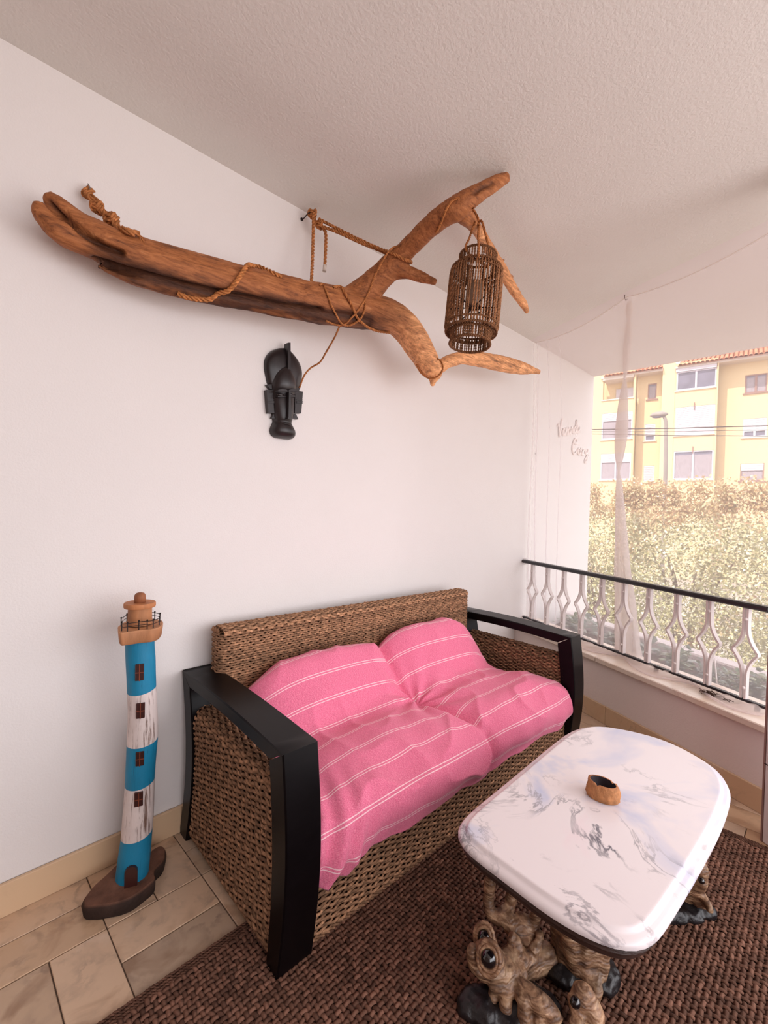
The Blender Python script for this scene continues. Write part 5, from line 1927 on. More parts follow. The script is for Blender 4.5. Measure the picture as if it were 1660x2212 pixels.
# near frog under the left corner
parts = [
    ('b', fd(345, 800, 1.15), (0.042, 0.042, 0.046)),                   # head
    ('b', fd(450, 900, 1.16), (0.046, 0.046, 0.036)),                   # cheek
    ('b', fd(330, 640, 1.20), (0.028, 0.028, 0.022)),                   # brow over the far eye
    ('t', [(fd(190, 650, 1.13), 0.010), (fd(185, 740, 1.13), 0.014), (fd(235, 860, 1.13), 0.018), (fd(330, 930, 1.13), 0.022)]),   # snout rim
    ('t', [(fd(340, 1010, 1.13), 0.022), (fd(450, 1000, 1.13), 0.028), (fd(580, 1000, 1.14), 0.026), (fd(700, 950, 1.16), 0.018)]),  # mouth folds
    ('t', [(fd(340, 960, 1.12), 0.018), (fd(480, 950, 1.13), 0.020), (fd(640, 930, 1.15), 0.016)]),
    ('t', [(fd(520, 880, 1.18), 0.040), (fd(640, 830, 1.20), 0.040), (fd(820, 820, 1.22), 0.034), (fd(960, 760, 1.24), 0.036)]),      # body to the post
    ('t', [(fd(560, 560, 1.22), 0.016), (fd(640, 650, 1.21), 0.014), (fd(640, 800, 1.19), 0.014)]),
    ('t', [(fd(860, 500, 1.24), 0.010), (fd(850, 620, 1.22), 0.012), (fd(780, 740, 1.20), 0.016)]),
    # arm: shoulder, elbow, down to the floor
    ('t', [(fd(600, 1050, 1.13), 0.022), (fd(720, 1130, 1.11), 0.026), (fd(860, 1230, 1.09), 0.026), (fd(960, 1340, 1.08), 0.024), (fd(1020, 1450, 1.07), 0.022)]),
    # hand with four thick toes
    ('t', [(fd(420, 1100, 1.13), 0.016), (fd(395, 1160, 1.125), 0.013), (fd(392, 1250, 1.12), 0.012), (fd(395, 1330, 1.12), 0.012)]),
    ('t', [(fd(530, 1090, 1.12), 0.020), (fd(525, 1170, 1.11), 0.0165), (fd(522, 1280, 1.10), 0.0155), (fd(525, 1400, 1.095), 0.0155)]),
    ('t', [(fd(680, 1150, 1.10), 0.018), (fd(705, 1230, 1.09), 0.0165), (fd(706, 1340, 1.08), 0.016), (fd(712, 1460, 1.075), 0.016)]),
    ('t', [(fd(850, 1290, 1.085), 0.014), (fd(860, 1400, 1.07), 0.0145), (fd(866, 1500, 1.065), 0.0145)]),
]
frog = carved(parts, 0.0036).build('carved_frog', M_['frog'], tb, smooth=True)
frog['label'] = 'carved wooden frog with black eyes under the near end'
E1, E2 = fd(352, 785, 1.105), fd(305, 572, 1.185)
eye_at(E1, 0.0195, frog)
eye_at(E2, 0.0165, frog)
for p, r in ((E1, 0.0185), (E2, 0.0165)):
    d = (CAM + A(-0.4, 0.1, -0.2) - p)
    d /= np.linalg.norm(d)
    a1 = np.cross(d, A(0, 0, 1)); a1 /= np.linalg.norm(a1)
    a2 = np.cross(d, a1)
    mb = MB()
    for (g, w) in ((1.12, 0.0050), (1.55, 0.0055)):
        mb.tube([p + d * (0.003 - 0.006 * (g - 1)) + (a1 * math.cos(t) * 0.92 + a2 * math.sin(t) * 1.12) * r * g for t in np.linspace(0, 2 * math.pi, 40)], w, 8, tint=(1.1, 1.05, 1.0))
    mb.build('eye_ring', M_['frog'], frog, smooth=True)

# the gnarled post between the frogs, limbs up to the apron
top_z = lambda p: np.array([p[0], p[1], UN + 0.006])
gp_ = fd(1150, 700, 1.22)
base_c = A(gp_[0] + 0.0, gp_[1] - 0.0, 0)
parts = []
for q, (ax_, ay_, bx_, by_, r) in enumerate(((-0.02, -0.03, -0.05, 0.0, 0.022), (0.03, -0.02, 0.03, -0.04, 0.020), (0.0, 0.02, -0.01, 0.05, 0.024), (0.05, 0.01, 0.09, -0.02, 0.018), (-0.03, 0.01, 0.02, 0.03, 0.018), (0.02, -0.035, 0.06, 0.02, 0.016))):
    pts = []
    for t in np.linspace(0, 1, 7):
        tw = 0.9 * t + q
        pts.append((base_c + A(ax_ * (1 - t) + bx_ * t + 0.016 * math.cos(tw * 3), ay_ * (1 - t) + by_ * t + 0.016 * math.sin(tw * 3), 0.002 + (UN + 0.004) * t), r * (1.0 + 0.35 * (2 * t - 1) ** 2)))
    parts.append(('t', pts))
# pale pleated folds on the right of the post
for q in range(5):
    x = 1290 + 52 * q
    parts.append(('t', [(np.array([*fd(x, 700, 1.19 + 0.012 * q)[:2], UN + 0.004]), 0.010), (fd(x + 18, 830, 1.18), 0.011), (fd(x + 30 - 22 * q, 960, 1.17), 0.012), (fd(1430, 1080, 1.15), 0.014)]))
parts.append(('t', [(fd(1430, 1060, 1.15), 0.016), (fd(1415, 1150, 1.14), 0.016), (fd(1330, 1250, 1.13), 0.014)]))
# upper curl on the left of the post, reaching the apron
parts.append(('t', [(np.array([*fd(400, 100, 1.30)[:2], UN + 0.004]), 0.016), (fd(350, 180, 1.30), 0.016), (fd(355, 300, 1.29), 0.017), (fd(420, 365, 1.28), 0.018), (fd(520, 390, 1.27), 0.020), (fd(600, 470, 1.26), 0.026), (fd(700, 540, 1.25), 0.026), (fd(780, 620, 1.24), 0.022), (fd(720, 720, 1.21), 0.020)]))
parts.append(('t', [(fd(520, 390, 1.27), 0.016), (fd(500, 300, 1.29), 0.015), (fd(560, 250, 1.30), 0.016), (np.array([*fd(640, 260, 1.31)[:2], UN + 0.004]), 0.016)]))
parts.append(('t', [(fd(640, 360, 1.28), 0.012), (fd(720, 400, 1.26), 0.016), (fd(800, 500, 1.25), 0.014), (np.array([*fd(860, 480, 1.26)[:2], UN + 0.002]), 0.013)]))
o = carved(parts, 0.005).build('carved_root', M_['frog'], tb, smooth=True)
o['label'] = 'gnarled carved root carrying the near end of the top'
# second near frog: the pale foot and eyes just right of the post
parts = [
    ('b', fd(1290, 1190, 1.10), (0.030, 0.030, 0.036)),
    ('t', [(fd(1240, 1080, 1.12), 0.014), (fd(1300, 1150, 1.10), 0.022), (fd(1370, 1280, 1.09), 0.026), (fd(1390, 1420, 1.08), 0.026), (fd(1400, 1500, 1.075), 0.024)]),
    ('t', [(fd(1180, 1130, 1.10), 0.008), (fd(1180, 1240, 1.09), 0.010), (fd(1230, 1340, 1.08), 0.012), (fd(1300, 1420, 1.07), 0.012)]),
    ('t', [(fd(1225, 1160, 1.095), 0.008), (fd(1240, 1260, 1.085), 0.010), (fd(1290, 1350, 1.08), 0.011)]),
    ('b', fd(1240, 1440, 1.06), (0.020, 0.020, 0.013)),
    ('b', fd(1430, 1430, 1.07), (0.018, 0.018, 0.014)),
]
fr2 = carved(parts, 0.004)
fr2.c = [c * 1.45 for c in fr2.c]
fr2 = fr2.build('carved_frog', M_['frog'], tb, smooth=True)
fr2['label'] = 'pale carved frog head at the foot of the root'
eye_at(fd(1215, 1225, 1.072), 0.012, fr2)

# far frog beyond the right edge of the top
gd = lambda x, y, d: at_d(1400 + x / 6.385, 1750 + y / 6.385, d - 0.155)
parts = [
    ('b', gd(560, 800, 1.57), (0.044, 0.044, 0.036)),
    ('b', gd(700, 800, 1.545), (0.026, 0.026, 0.024)),
    ('t', [(gd(640, 660, 1.56), 0.012), (gd(740, 760, 1.54), 0.012), (gd(815, 860, 1.53), 0.009), (gd(740, 900, 1.53), 0.012)]),
    ('t', [(gd(420, 930, 1.60), 0.030), (gd(560, 960, 1.57), 0.034), (gd(700, 1000, 1.55), 0.030), (gd(790, 1030, 1.54), 0.018)]),
    ('t', [(gd(430, 1020, 1.59), 0.026), (gd(560, 1050, 1.565), 0.028), (gd(690, 1070, 1.55), 0.022)]),
    ('b', gd(740, 980, 1.535), (0.020, 0.020, 0.020)),
    ('t', [(gd(420, 1110, 1.60), 0.030), (gd(560, 1120, 1.58), 0.034), (gd(680, 1130, 1.56), 0.024)]),
    ('t', [(gd(380, 1180, 1.61), 0.022), (gd(380, 1330, 1.61), 0.020)]),
    ('t', [(gd(510, 1160, 1.585), 0.030), (gd(510, 1320, 1.58), 0.028)]),
    ('t', [(gd(690, 1150, 1.555), 0.018), (gd(710, 1330, 1.545), 0.020)]),
    ('t', [(gd(720, 1130, 1.55), 0.014), (gd(790, 1250, 1.53), 0.013), (gd(880, 1400, 1.50), 0.010)]),
    ('t', [(gd(300, 1000, 1.64), 0.036), (gd(150, 950, 1.70), 0.040), (A(1.56, 0.40, 0.20), 0.045), (A(1.52, 0.42, UN), 0.05)]),
    ('t', [(A(1.50, 0.46, 0.002), 0.045), (A(1.54, 0.44, 0.12), 0.036), (A(1.52, 0.42, 0.25), 0.040), (A(1.48, 0.44, UN + 0.004), 0.05)]),
    ('t', [(A(1.60, 0.36, 0.002), 0.035), (A(1.58, 0.40, 0.14), 0.028), (A(1.56, 0.40, 0.26), 0.030), (A(1.62, 0.38, UN + 0.004), 0.035)]),
]
fr3 = carved(parts, 0.005)
fr3.c = [c * 1.15 for c in fr3.c]
fr3 = fr3.build('carved_frog', M_['frog'], tb, smooth=True)
fr3['label'] = 'carved frog with a black eye under the far end'
eye_at(gd(640, 765, 1.512), 0.0125, fr3)
eye_at(gd(742, 975, 1.508), 0.0085, fr3)


def rockbase(pts, name, label, h):
    mb = MB()
    for (x, y, r) in pts:
        mb.ball((x, y, h * 0.45), (r, r, h * 0.55), 14)
    V, Fc, NV = remesh(mb, 0.006, 1)
    V[:, 2] = np.clip(V[:, 2], 0.010, None)
    n = np.array([fbm(p, (30, 30, 30), 3) for p in V])
    V = V + NV * (0.009 * n)[:, None] * (V[:, 2:] > 0.014)
    o = MB().add(V, Fc).build('rock_base', M_['black_base'], tb, smooth=True)
    o['label'] = label


f1 = at_z(1040, 2190, 0.0)
rockbase([(at_z(1030, 2168, 0.02)[0], at_z(1030, 2168, 0.02)[1], 0.036), (f1[0], f1[1], 0.05), (f1[0] + 0.05, f1[1] - 0.06, 0.06), (f1[0] + 0.10, f1[1] - 0.10, 0.055), (f1[0] - 0.012, f1[1] + 0.012, 0.04), (base_c[0], base_c[1], 0.07), (base_c[0] + 0.04, base_c[1] - 0.06, 0.06)], 'rock_base', 'black painted rocky base of the near support', 0.045)
f2 = at_z(1490, 1975, 0.01)
rockbase([(f2[0], f2[1], 0.04), (at_z(1460, 1972, 0.02)[0], at_z(1460, 1972, 0.02)[1], 0.035), (at_z(1525, 1972, 0.01)[0], at_z(1525, 1972, 0.01)[1], 0.032), (f2[0] - 0.05, f2[1] + 0.06, 0.05), (1.54, 0.42, 0.08)], 'rock_base', 'black painted rocky base of the far support', 0.04)

# ================================================================== ASHTRAY
pa_, pb_ = at_z(1266, 1695, TZ + 0.02), at_z(1341, 1722, TZ + 0.02)
ac = (pa_ + pb_) / 2
ac[2] = TZ
hl = np.linalg.norm((pb_ - pa_)[:2]) / 2 * 0.98
ang = math.atan2(pb_[1] - pa_[1], pb_[0] - pa_[0])
ash = thing('husk_ashtray', 'rough brown oval wooden ashtray with a burnt hollow on the marble table', 'ashtray', (ac[0], ac[1], TZ))
n = 56


def ash_ring(sx, sy, z, rough=0.0, slope=0.0):
    out = []
    for i in range(n):
        t = 2 * math.pi * i / n
        w = 1 + rough * noise.noise(Vector((math.cos(t) * 3.5, math.sin(t) * 3.5, z * 55)))
        x, y = hl * sx * math.cos(t) * w, hl * 0.70 * sy * math.sin(t) * w
        notch = 0.006 * (math.exp(-((t - 4.4) / 0.10) ** 2) + math.exp(-((t - 3.25) / 0.10) ** 2) + math.exp(-((t - 0.9) / 0.12) ** 2)) if slope else 0
        out.append((ac[0] + x * math.cos(ang) - y * math.sin(ang), ac[1] + x * math.sin(ang) + y * math.cos(ang), TZ + z + slope * x - notch))
    return out


mb = MB()
rows = [ash_ring(0.92, 0.92, 0.0005), ash_ring(1.0, 1.0, 0.006, 0.10), ash_ring(1.0, 1.02, 0.018, 0.16), ash_ring(0.97, 0.98, 0.030, 0.14), ash_ring(0.93, 0.94, 0.040, 0.10), ash_ring(0.88, 0.88, 0.046, 0.05, -0.05), ash_ring(0.76, 0.76, 0.046, 0.03, -0.05)]
tn = np.ones((7, n, 3)) * np.array([0.8, 0.9, 1.0, 0.95, 0.95, 1.15, 1.1])[:, None, None]
tn[5:] *= A(0.95, 0.90, 0.95)
mb.grid(np.array(rows), tint=tn, closed_u=True, flip=True)
mb.f.append([tuple(range(n))])
o = mb.build('husk', M_['coconut'], ash, smooth=True)
mb = MB()
mb.grid(np.array([ash_ring(0.76, 0.76, 0.046, 0.03, -0.05), ash_ring(0.73, 0.72, 0.038, 0.02, -0.03), ash_ring(0.64, 0.60, 0.024), ash_ring(0.45, 0.42, 0.014), ash_ring(0.02, 0.02, 0.012)]), closed_u=True, flip=True)
mb.f.append([tuple(4 * n + i for i in range(n))])
o = mb.build('hollow', M_['ash_in'], ash, smooth=True)
o['label'] = 'dark burnt hollow'

# ================================================================== PLANTER
def plant(s, off, n, size, height, cols, label, name='planter_plant', seed=0, leaf_w=0.32, single=False):
    r = random.Random(seed)
    base = railp(s, off, 0.234)
    t = thing(name, label, 'plant', tuple(base))
    mb = MB()
    stems = MB()
    for i in range(n):
        az = r.uniform(0, 2 * math.pi)
        el = r.uniform(0.1, 1.35)
        L = size * r.uniform(0.7, 1.2)
        st_ = base + A(r.gauss(0, size * 0.8), r.gauss(0, size * 0.8), height * r.uniform(0.1, 0.75))
        d = A(math.cos(az) * math.cos(el), math.sin(az) * math.cos(el), math.sin(el) * 0.8)
        sd = np.cross(d, A(0, 0, 1)); sd /= np.linalg.norm(sd) + 1e-9
        up = np.cross(sd, d)
        w = L * leaf_w
        dr = A(0, 0, -L * 0.25)
        c = np.array(cols[r.randrange(len(cols))]) * r.uniform(0.8, 1.15)
        V = [st_, st_ + d * L * 0.35 + sd * w - up * w * 0.25, st_ + d * L * 0.4, st_ + d * L * 0.35 - sd * w - up * w * 0.25, st_ + d * L * 0.75 + sd * w * 0.7 + dr * 0.4, st_ + d * L * 0.78 + dr * 0.35, st_ + d * L * 0.75 - sd * w * 0.7 + dr * 0.4, st_ + d * L + dr]
        fs = [(0, 1, 2), (0, 2, 3), (1, 4, 5, 2), (2, 5, 6, 3), (4, 7, 5), (5, 7, 6)]
        if single:
            lf = MB().add(V, fs, c).build('leaf', M_['leaf'], t, smooth=True)
        else:
            mb.add(V, fs, c)
        if i % 4 == 0:
            stems.tube([base + A(r.gauss(0, 0.01), r.gauss(0, 0.01), -0.01), (base + st_) / 2 + A(0, 0, 0.01), st_], 0.0022, 5, tint=(0.35, 0.33, 0.22))
    if not single:
        mb.build('foliage', M_['leaf'], t, kind='stuff')
    stems.build('stem', M_['leaf'], t)


G1 = [(0.22, 0.28, 0.16), (0.30, 0.36, 0.22), (0.42, 0.46, 0.30), (0.14, 0.18, 0.11)]
G2 = [(0.36, 0.40, 0.34), (0.46, 0.48, 0.42), (0.28, 0.33, 0.28)]
PL = [(0.06, 2.72, 90, 0.06, 0.20, G1, 'low green plant at the wall end of the planter', False), (0.24, 2.66, 70, 0.075, 0.24, G2, 'feathery green plant second from the wall end of the planter', False),
      (0.46, 2.74, 90, 0.055, 0.14, G2, 'low creeping plant behind the tied-up net strip', False), (0.70, 2.70, 34, 0.095, 0.18, G2, 'loose large leaved plant just right of the tied-up net strip', True),
      (0.98, 2.68, 130, 0.055, 0.24, G1, 'bushy dark green plant in the middle of the planter', False), (1.14, 2.74, 90, 0.05, 0.13, G2, 'small low plant beside the white stake', False),
      (1.34, 2.70, 150, 0.06, 0.20, G1, 'spreading green plant near the door post end', False), (1.52, 2.66, 80, 0.07, 0.18, G2, 'leafy succulent plant below the last baluster bay', False),
      (1.66, 2.72, 30, 0.12, 0.24, G1, 'tall broad leaved plant by the door post', True)]
for i, (s, off, n_, sz, hh, cl, lb, sg) in enumerate(PL):
    plant(s, off, n_, sz, hh, cl, lb, seed=i + 3, single=sg)
stk = thing('garden_stake', 'thin white stake with a flat white head leaning in the planter', 'stake', tuple(railp(1.25, 2.60, 0.20)))
MB().tube([railp(1.30, 2.56, 0.195), railp(1.20, 2.66, 0.43)], 0.004, 8).build('rod', M_['white_paint'], stk)
MB().prism([(0.045 * math.cos(t) * (1 + 0.3 * math.cos(2 * t)), 0.020 * math.sin(t)) for t in np.linspace(0, 2 * math.pi, 20, endpoint=False)], -0.002, 0.002, M=lambda v: railp(1.262, 2.60, 0.30) + v[:, :1] * RD + v[:, 1:2] * RN + v[:, 2:] * A(0, 0, 1)).build('head', M_['white_paint'], stk)
# dry twig litter on the sill
tw_ = MB()
r = random.Random(5)
for i in range(40):
    c = railp(1.47 + r.gauss(0, 0.028), 2.225 + r.gauss(0, 0.010), 0.382 + r.uniform(0, 0.012))
    d = A(r.gauss(0, 1), r.gauss(0, 1), r.gauss(0, 0.2))
    d = RD * r.gauss(0, 1) + RN * r.gauss(0, 0.35) + A(0, 0, r.gauss(0, 0.12))
    d /= np.linalg.norm(d)
    tw_.tube([c - d * 0.014, c + A(0, 0, 0.002), c + d * 0.014], 0.0016, 5)
o = tw_.build('twig_litter', M_['dark_slab'], origin=tuple(railp(1.46, 2.225, 0.378)), kind='stuff')
tag(o, 'little heap of dry dark twigs on the sill by the right balusters', 'twigs')

# ================================================================== APARTMENT BUILDING ACROSS THE STREET
KF = 34 / 22.0
NF = A(math.cos(math.radians(6.5)), math.sin(math.radians(6.5)), 0)
DF = A(-math.sin(math.radians(6.5)), math.cos(math.radians(6.5)), 0)
FD = 34.0


def fac_M(v):
    """(s, d towards us, z) -> world"""
    v = np.asarray(v, float)
    return v[:, :1] * DF + (FD - v[:, 1:2]) * NF + v[:, 2:] * A(0, 0, 1)


fz = lambda z: 1.25 + (z - 1.25) * KF
GZ = -3.0
bld = thing('apartment_building', 'yellow apartment building with terracotta roof and white windows across the street', 'building', tuple(FD * NF + A(0, 0, GZ)))


def fbox(s0, s1, z0, z1, d0, d1, mat, name, parent=None, raw=False, bevel=0.0, build=True, mb=None):
    mb = mb or MB()
    s0, s1 = s0 * KF, s1 * KF
    if not raw:
        z0, z1 = fz(z0), fz(z1)
    mb.box(A(s0, d0, z0), A(s1, d1, z1), M=fac_M, bevel=bevel)
    return mb.build(name, M_[mat], parent or bld) if build else mb


def wall_block(s0, s1, z0, z1, d_front, holes, name='wall', depth_=0.35):
    """a wall slab with real rectangular openings; holes (s0, s1, z0, z1) in facade units"""
    mb = MB()
    ss = sorted({s0, s1, *[h[0] for h in holes], *[h[1] for h in holes]})
    zz = sorted({z0, z1, *[h[2] for h in holes], *[h[3] for h in holes]})
    for a_, b_ in zip(ss[:-1], ss[1:]):
        run = None
        for c, d in zip(zz[:-1], zz[1:]):
            hole = any(h[0] <= (a_ + b_) / 2 <= h[1] and h[2] <= (c + d) / 2 <= h[3] for h in holes)
            if hole:
                if run:
                    fbox(a_, b_, run[0], run[1], d_front - depth_, d_front, None, None, mb=mb, build=False)
                run = None
            else:
                run = (run[0], d) if run else (c, d)
        if run:
            fbox(a_, b_, run[0], run[1], d_front - depth_, d_front, None, None, mb=mb, build=False)
    return mb.build(name, M_['stucco'], bld)


def fwindow(s0, s1, z0, z1, d, kind='glass', mull=1, mat='frame_white', shutter=0.0, sill=True):
    w = MB()
    t = 0.07 / KF
    for (a_, b_, c, e_) in ((s0, s1, z0, z0 + t), (s0, s1, z1 - t, z1), (s0, s0 + t, z0 + t, z1 - t), (s1 - t, s1, z0 + t, z1 - t)):
        fbox(a_, b_, c, e_, d - 0.10, d - 0.02, None, None, mb=w, build=False)
    for q in range(mull):
        m_ = s0 + (s1 - s0) * (q + 1) / (mull + 1)
        fbox(m_ - t * 0.7, m_ + t * 0.7, z0 + t, z1 - t, d - 0.10, d - 0.015, None, None, mb=w, build=False)
    o = w.build('window', M_[mat], bld)
    for q in range(mull + 1):
        a_ = s0 + (s1 - s0) * q / (mull + 1) + t * 0.7
        b_ = s0 + (s1 - s0) * (q + 1) / (mull + 1) - t * 0.7
        fbox(a_, b_, z0 + t, z1 - t, d - 0.09, d - 0.07, 'far_glass', 'pane', o)
        if kind == 'curtain':
            fbox(a_, b_, z0 + t, z1 - t - (z1 - z0) * 0.1, d - 0.068, d - 0.06, 'curtain', 'curtain', o)
    if shutter:
        zs = z1 - (z1 - z0) * shutter
        m2 = MB()
        nsl = max(2, int((z1 - zs) * KF / 0.11))
        for q in range(nsl):
            za, zb_ = zs + (z1 - zs) * q / nsl, zs + (z1 - zs) * (q + 1) / nsl
            fbox(s0 + t * 0.5, s1 - t * 0.5, za + 0.004, zb_, d - 0.055, d - 0.012, None, None, mb=m2, build=False, bevel=0.008)
        m2.build('shutter', M_['shutter'], o)
    if sill:
        fbox(s0 - 0.06, s1 + 0.06, z0 - 0.05, z0, d - 0.1, d + 0.07, 'stucco_trim' if mat == 'frame_white' else 'sill_brown', 'window_sill', o)
    return o


LOW = -1.6
RD_ = -0.75
# A: left bay with enclosed balconies
wall_block(3.84, 5.56, LOW, 7.30, 0.0, [(3.92, 5.14, 6.14, 7.05), (3.92, 5.14, 4.38, 5.54), (3.92, 5.14, 2.58, 3.74)])
fbox(3.92, 5.14, 6.14, 7.05, -1.3, -1.2, 'stucco', 'balcony_back_wall')
fbox(3.92, 4.75, 6.14, 6.72, -1.18, -1.10, 'shutter', 'balcony_door')
fbox(3.88, 5.2, 6.10, 6.15, -1.3, 0.06, 'stucco_trim', 'balcony_floor')
fbox(3.90, 5.16, 7.00, 7.10, -1.3, 0.10, 'stucco_trim', 'fascia')
fwindow(3.92, 5.14, 4.38, 5.54, 0.0, 'curtain', 1, shutter=0.32)
fwindow(3.92, 5.14, 2.58, 3.74, 0.0, 'curtain', 1, shutter=0.35)
# B: recessed strip with small windows
wall_block(2.85, 3.86, LOW, 7.30, RD_, [(3.12, 3.45, 6.06, 6.73), (3.12, 3.51, 4.28, 4.99), (3.10, 3.50, 2.5, 3.2)])
fwindow(3.12, 3.45, 6.06, 6.73, RD_, 'curtain', 0, 'sill_brown')
fwindow(3.12, 3.51, 4.28, 4.99, RD_, 'glass', 0, shutter=0.72)
fwindow(3.10, 3.50, 2.5, 3.2, RD_, 'glass', 0, shutter=1.0)
# C: pier rising through the roof edge
fbox(2.40, 2.85, LOW, 7.36, -0.6, 0.02, 'stucco', 'pier')
# D: middle bay
wall_block(0.99, 2.42, LOW, 7.30, 0.0, [(1.03, 2.35, 6.19, 6.94), (1.03, 2.35, 4.36, 5.50), (1.03, 2.36, 2.56, 3.71)])
fwindow(1.03, 2.35, 6.19, 6.94, 0.0, 'glass', 1, shutter=0.0)
fwindow(1.03, 2.35, 4.36, 5.50, 0.0, 'glass', 0, shutter=1.0)
fwindow(1.03, 2.36, 2.56, 3.71, 0.0, 'curtain', 1, shutter=0.0)
fbox(1.03, 2.38, 6.94, 7.12, -0.1, 0.08, 'shutter', 'awning_box')
for z in (5.56, 3.80):
    fbox(1.70, 1.73, z - 0.20, z + 0.08, 0.0, 0.06, 'sill_brown', 'bracket')
# E: right recessed part
wall_block(-3.2, 1.0, LOW, 7.30, RD_, [(-0.52, 0.15, 5.89, 6.59), (-0.55, 0.16, 4.19, 4.9), (-0.53, 0.19, 2.5, 3.17)])
fwindow(-0.52, 0.15, 5.89, 6.59, RD_, 'curtain', 1, 'sill_brown')
fwindow(-0.55, 0.16, 4.19, 4.9, RD_, 'glass', 1, shutter=0.70)
fwindow(-0.53, 0.19, 2.5, 3.17, RD_, 'curtain', 0, 'sill_brown', shutter=0.42)
for s in (3.85, 0.985):
    p0_, p1_ = fac_M(A(s * KF, 0.06 if s > 2 else 0.05, fz(LOW)).reshape(1, 3))[0], fac_M(A(s * KF, 0.06 if s > 2 else 0.05, fz(7.15)).reshape(1, 3))[0]
    MB().tube([p0_, p1_], 0.040, 8).build('drain_pipe', M_['stucco'], bld)
# body behind the facade, eaves and roof
fbox(-3.2, 5.54, LOW, 7.2, -9.0, -1.4, 'stucco', 'rear_block')
for (s0, s1) in ((2.85, 5.22), (-3.2, 2.40)):
    fbox(s0, s1, 7.08, 7.16, -2.0, 0.14, 'stucco_trim', 'eave')
    tl = MB()
    pitch = math.tan(math.radians(24))
    w_ = 0.23
    cols = int((s1 - s0) * KF / w_)
    for c in range(cols):
        sc = s0 * KF + (c + 0.5) * w_
        for row in range(9):
            d0 = 0.26 - row * 0.42
            P = []
            for dd, zz in ((d0, 0.0), (d0 - 0.46, 0.46 * pitch)):
                zb_ = fz(7.16) + row * 0.42 * pitch + zz + 0.012 * row * 0
                P.append([(sc + 0.105 * math.cos(a_) * (1 if dd == d0 else 0.82), dd, zb_ + 0.095 * math.sin(a_) * (1 if dd == d0 else 0.82)) for a_ in np.linspace(0, math.pi, 7)])
            tn = RNG.uniform(0.8, 1.15)
            tl.grid(fac_M(np.array(P).reshape(-1, 3)).reshape(2, 7, 3), tint=(tn, tn * RNG.uniform(0.92, 1.03), tn))
            Q = [(sc - w_ / 2 - 0.03, dd, fz(7.16) - 0.03 + row * 0.42 * pitch + zz) for dd, zz in ((d0, 0), (d0 - 0.46, 0.46 * pitch))] + [(sc + w_ / 2 + 0.03, dd, fz(7.16) - 0.03 + row * 0.42 * pitch + zz) for dd, zz in ((d0 - 0.46, 0.46 * pitch), (d0, 0))]
            tl.add(fac_M(np.array(Q)), [(0, 1, 2, 3)], (0.6, 0.55, 0.5))
    o = tl.build('roof_tiles', M_['roof'], bld, kind='stuff')

# street lamp and overhead cables
k2 = lambda x, y: (1280 + x / 4.368, 720 + y / 4.368)
SLD = 19.0
lp_ = lambda x, y: on_plane(*k2(x, y), NF, SLD)
base_l = lp_(690, 1400)
sl = thing('street_lamp', 'grey street lamp with a drooping head in front of the yellow building', 'street lamp', (base_l[0], base_l[1], GZ))
pt_ = [A(base_l[0], base_l[1], GZ), A(base_l[0], base_l[1], 2.0), lp_(698, 900), lp_(697, 850), lp_(685, 800), lp_(660, 772), lp_(635, 762)]
MB().tube(smooth_path(pt_, 60), np.linspace(0.075, 0.045, 60), 12).build('pole', M_['lamp_metal'], sl, smooth=True)
hd = lp_(630, 772)
MB().ball(hd, (0.12, 0.30, 0.13), 16, M=lambda v: np.c_[v[:, 0], v[:, 1], v[:, 2] * np.where(v[:, 2] > 0, 1, 0.55)]).build('lamp_head', M_['lamp_metal'], sl, smooth=True)
MB().ball(hd + A(0, 0.03, -0.06), (0.09, 0.2, 0.05), 12).build('lamp_glass', M_['far_glass'], sl, smooth=True)
for (y0, y1, r, lb) in ((908, 872, 0.011, 'thickest and highest of three overhead cables crossing the yellow building'), (930, 912, 0.005, 'thin middle one of three overhead cables'), (950, 970, 0.008, 'lowest of three overhead cables crossing the yellow building')):
    a_, b_ = on_plane(*k2(0, y0), NF, 12.0), on_plane(*k2(1660, y1), NF, 12.0)
    d = b_ - a_
    pts = [a_ - d * 1.2, a_ + A(0, 0, 0), (a_ + b_) / 2 - A(0, 0, 0.012), b_, b_ + d * 1.5]
    o = MB().tube(smooth_path(pts, 60), r, 6).build('overhead_cable', M_['cable'], origin=tuple(a_))
    tag(o, lb, 'cable')

# ================================================================== BUSHES BEYOND THE BALCONY
LEAFC = np.array([(0.66, 0.60, 0.30), (0.78, 0.74, 0.46), (0.44, 0.42, 0.20), (0.90, 0.86, 0.68), (0.32, 0.31, 0.16)])
TOPC = np.array([(0.66, 0.46, 0.24), (0.72, 0.56, 0.30), (0.56, 0.36, 0.20), (0.74, 0.66, 0.40)])


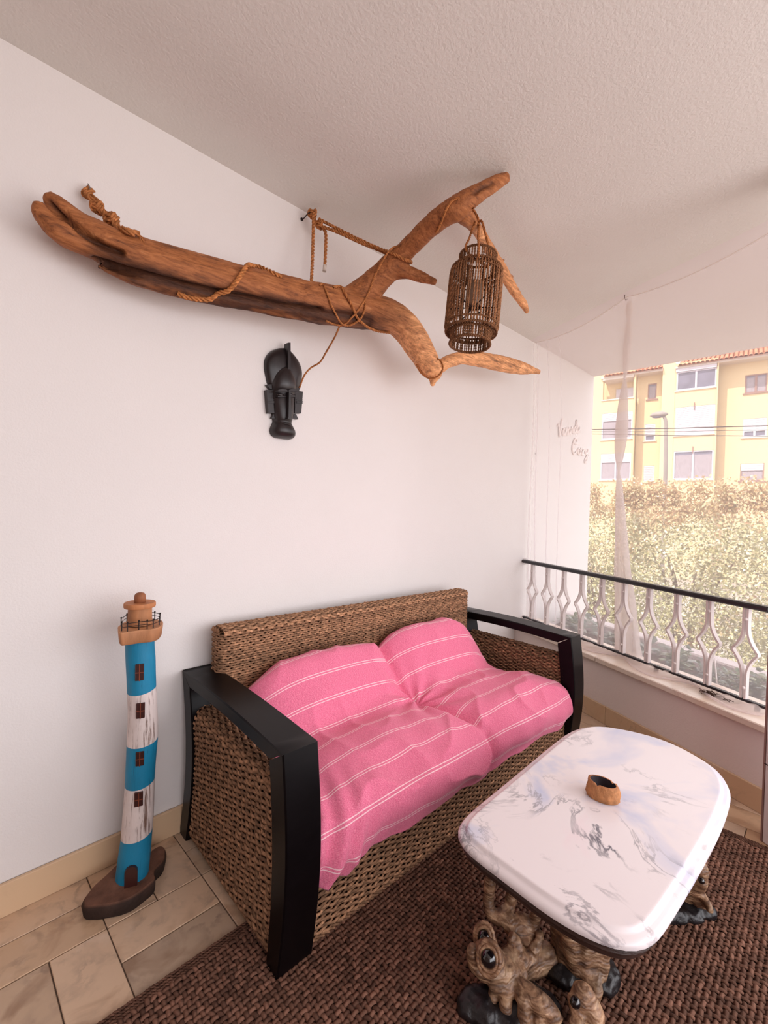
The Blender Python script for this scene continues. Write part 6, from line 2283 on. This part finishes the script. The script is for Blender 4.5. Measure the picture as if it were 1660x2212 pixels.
def bush(cx, cy, rx, ry, ztop, nleaf, label, seed, zbot=-2.6):
    rng = np.random.default_rng(seed)
    t = thing('leafy_bush', label, 'bush', (cx, cy, GZ), 'bushes beyond the balcony')
    # clumps on the side facing the room and over the crown
    nc = 150
    az = rng.uniform(math.radians(100), math.radians(285), nc)
    h = rng.uniform(0, 1, nc) ** 0.8
    rad = np.sqrt(np.clip(1 - np.clip((h - 0.72) / 0.28, 0, 1) ** 2, 0.02, 1)) * rng.uniform(0.78, 1.0, nc)
    C = np.c_[cx + rx * rad * np.cos(az), cy + ry * rad * np.sin(az), zbot + (ztop - zbot) * h]
    ci = rng.integers(0, nc, nleaf)
    off_ = rng.normal(0, 0.17, (nleaf, 3))
    p = C[ci] + off_
    lim = ztop + 0.10 * np.sin(p[:, 1] * 5 + seed) + 0.06 * np.sin(p[:, 1] * 13)
    p[:, 2] = np.where(p[:, 2] > lim, lim - np.abs(rng.normal(0, 0.10, nleaf)), p[:, 2])
    # sprigs above the crown
    ns = 44
    sp = rng.integers(0, nc, nleaf // 10) % ns
    sx_ = rng.uniform(-0.8, 0.8, ns)
    k_ = len(sp)
    hh = rng.uniform(0, 0.46, k_)
    p[:k_] = np.c_[cx - 0.55 * rx + rng.normal(0, 0.05, k_) + 0.1 * sx_[sp], cy + ry * sx_[sp] + rng.normal(0, 0.05, k_) + hh * 0.3 * np.sin(sp), ztop - 0.08 + hh * (0.5 + 0.5 * np.abs(np.sin(sp * 3.1)))]
    L = rng.uniform(0.034, 0.066, nleaf)
    d = rng.normal(size=(nleaf, 3)); d[:, 2] -= 0.3
    d /= np.linalg.norm(d, axis=1)[:, None]
    up = rng.normal(size=(nleaf, 3)) + A(-0.6, 0.1, 0.9)
    sd = np.cross(d, up); sd /= np.linalg.norm(sd, axis=1)[:, None]
    nn = np.cross(sd, d)
    w = L * 0.30
    V = np.stack([p, p + d * (L * 0.5)[:, None] + sd * w[:, None] + nn * (w * 0.3)[:, None], p + d * L[:, None], p + d * (L * 0.5)[:, None] - sd * w[:, None] + nn * (w * 0.3)[:, None]], 1)
    q = np.arange(nleaf * 4).reshape(-1, 4)
    Fq = np.vstack([q[:, [0, 1, 2]], q[:, [0, 2, 3]]])
    top = np.clip((p[:, 2] - (ztop - 0.45)) / 0.4, 0, 1) + rng.normal(0, 0.15, nleaf) + 0.35 * (np.sin(p[:, 1] * 2.3 + p[:, 2] * 3.1) > 0.75)
    col = np.where((top > 0.5)[:, None], TOPC[rng.integers(0, len(TOPC), nleaf)], LEAFC[rng.integers(0, len(LEAFC), nleaf)]) * rng.uniform(0.68, 1.02, (nleaf, 1))
    MB().add(V.reshape(-1, 3), Fq, np.repeat(np.clip(col, 0, 1), 4, 0)).build('foliage', M_['leaf'], t, kind='stuff')
    br = MB()
    for q_ in range(7):
        a_ = q_ * 0.9
        e_ = A(cx + 0.3 + 0.35 * rx * math.cos(a_), cy + 0.5 * ry * math.sin(a_), ztop - 0.9)
        br.tube(smooth_path([A(cx, cy, GZ), A(cx + 0.1 * math.cos(a_), cy + 0.1 * math.sin(a_), -1.8), (A(cx, cy, -0.8) + e_) / 2, e_], 20), np.linspace(0.06, 0.012, 20), 7)
    br.build('trunk', M_['bark'], t)


BS_ = [(9.6, 7.3, 1.35, 1.15, 1.30, 'leftmost bush of the pale leafy hedge beyond the balcony, by the white wall end'), (9.3, 5.9, 1.4, 1.15, 1.34, 'second bush from the left in the pale leafy hedge beyond the balcony'), (9.1, 4.5, 1.4, 1.15, 1.31, 'third bush from the left in the leafy hedge, under the street lamp'),
       (8.9, 3.1, 1.4, 1.15, 1.36, 'fourth bush from the left in the leafy hedge beyond the balcony'), (8.8, 1.7, 1.4, 1.2, 1.40, 'tallest bush of the leafy hedge, at the right edge of the view'), (8.7, 0.3, 1.4, 1.2, 1.33, 'rightmost bush of the leafy hedge beside the balcony door post')]
for i, (cx, cy, rx, ry_, zt_, lb) in enumerate(BS_):
    bush(cx, cy, rx, ry_, zt_, 24000, lb, i + 11)
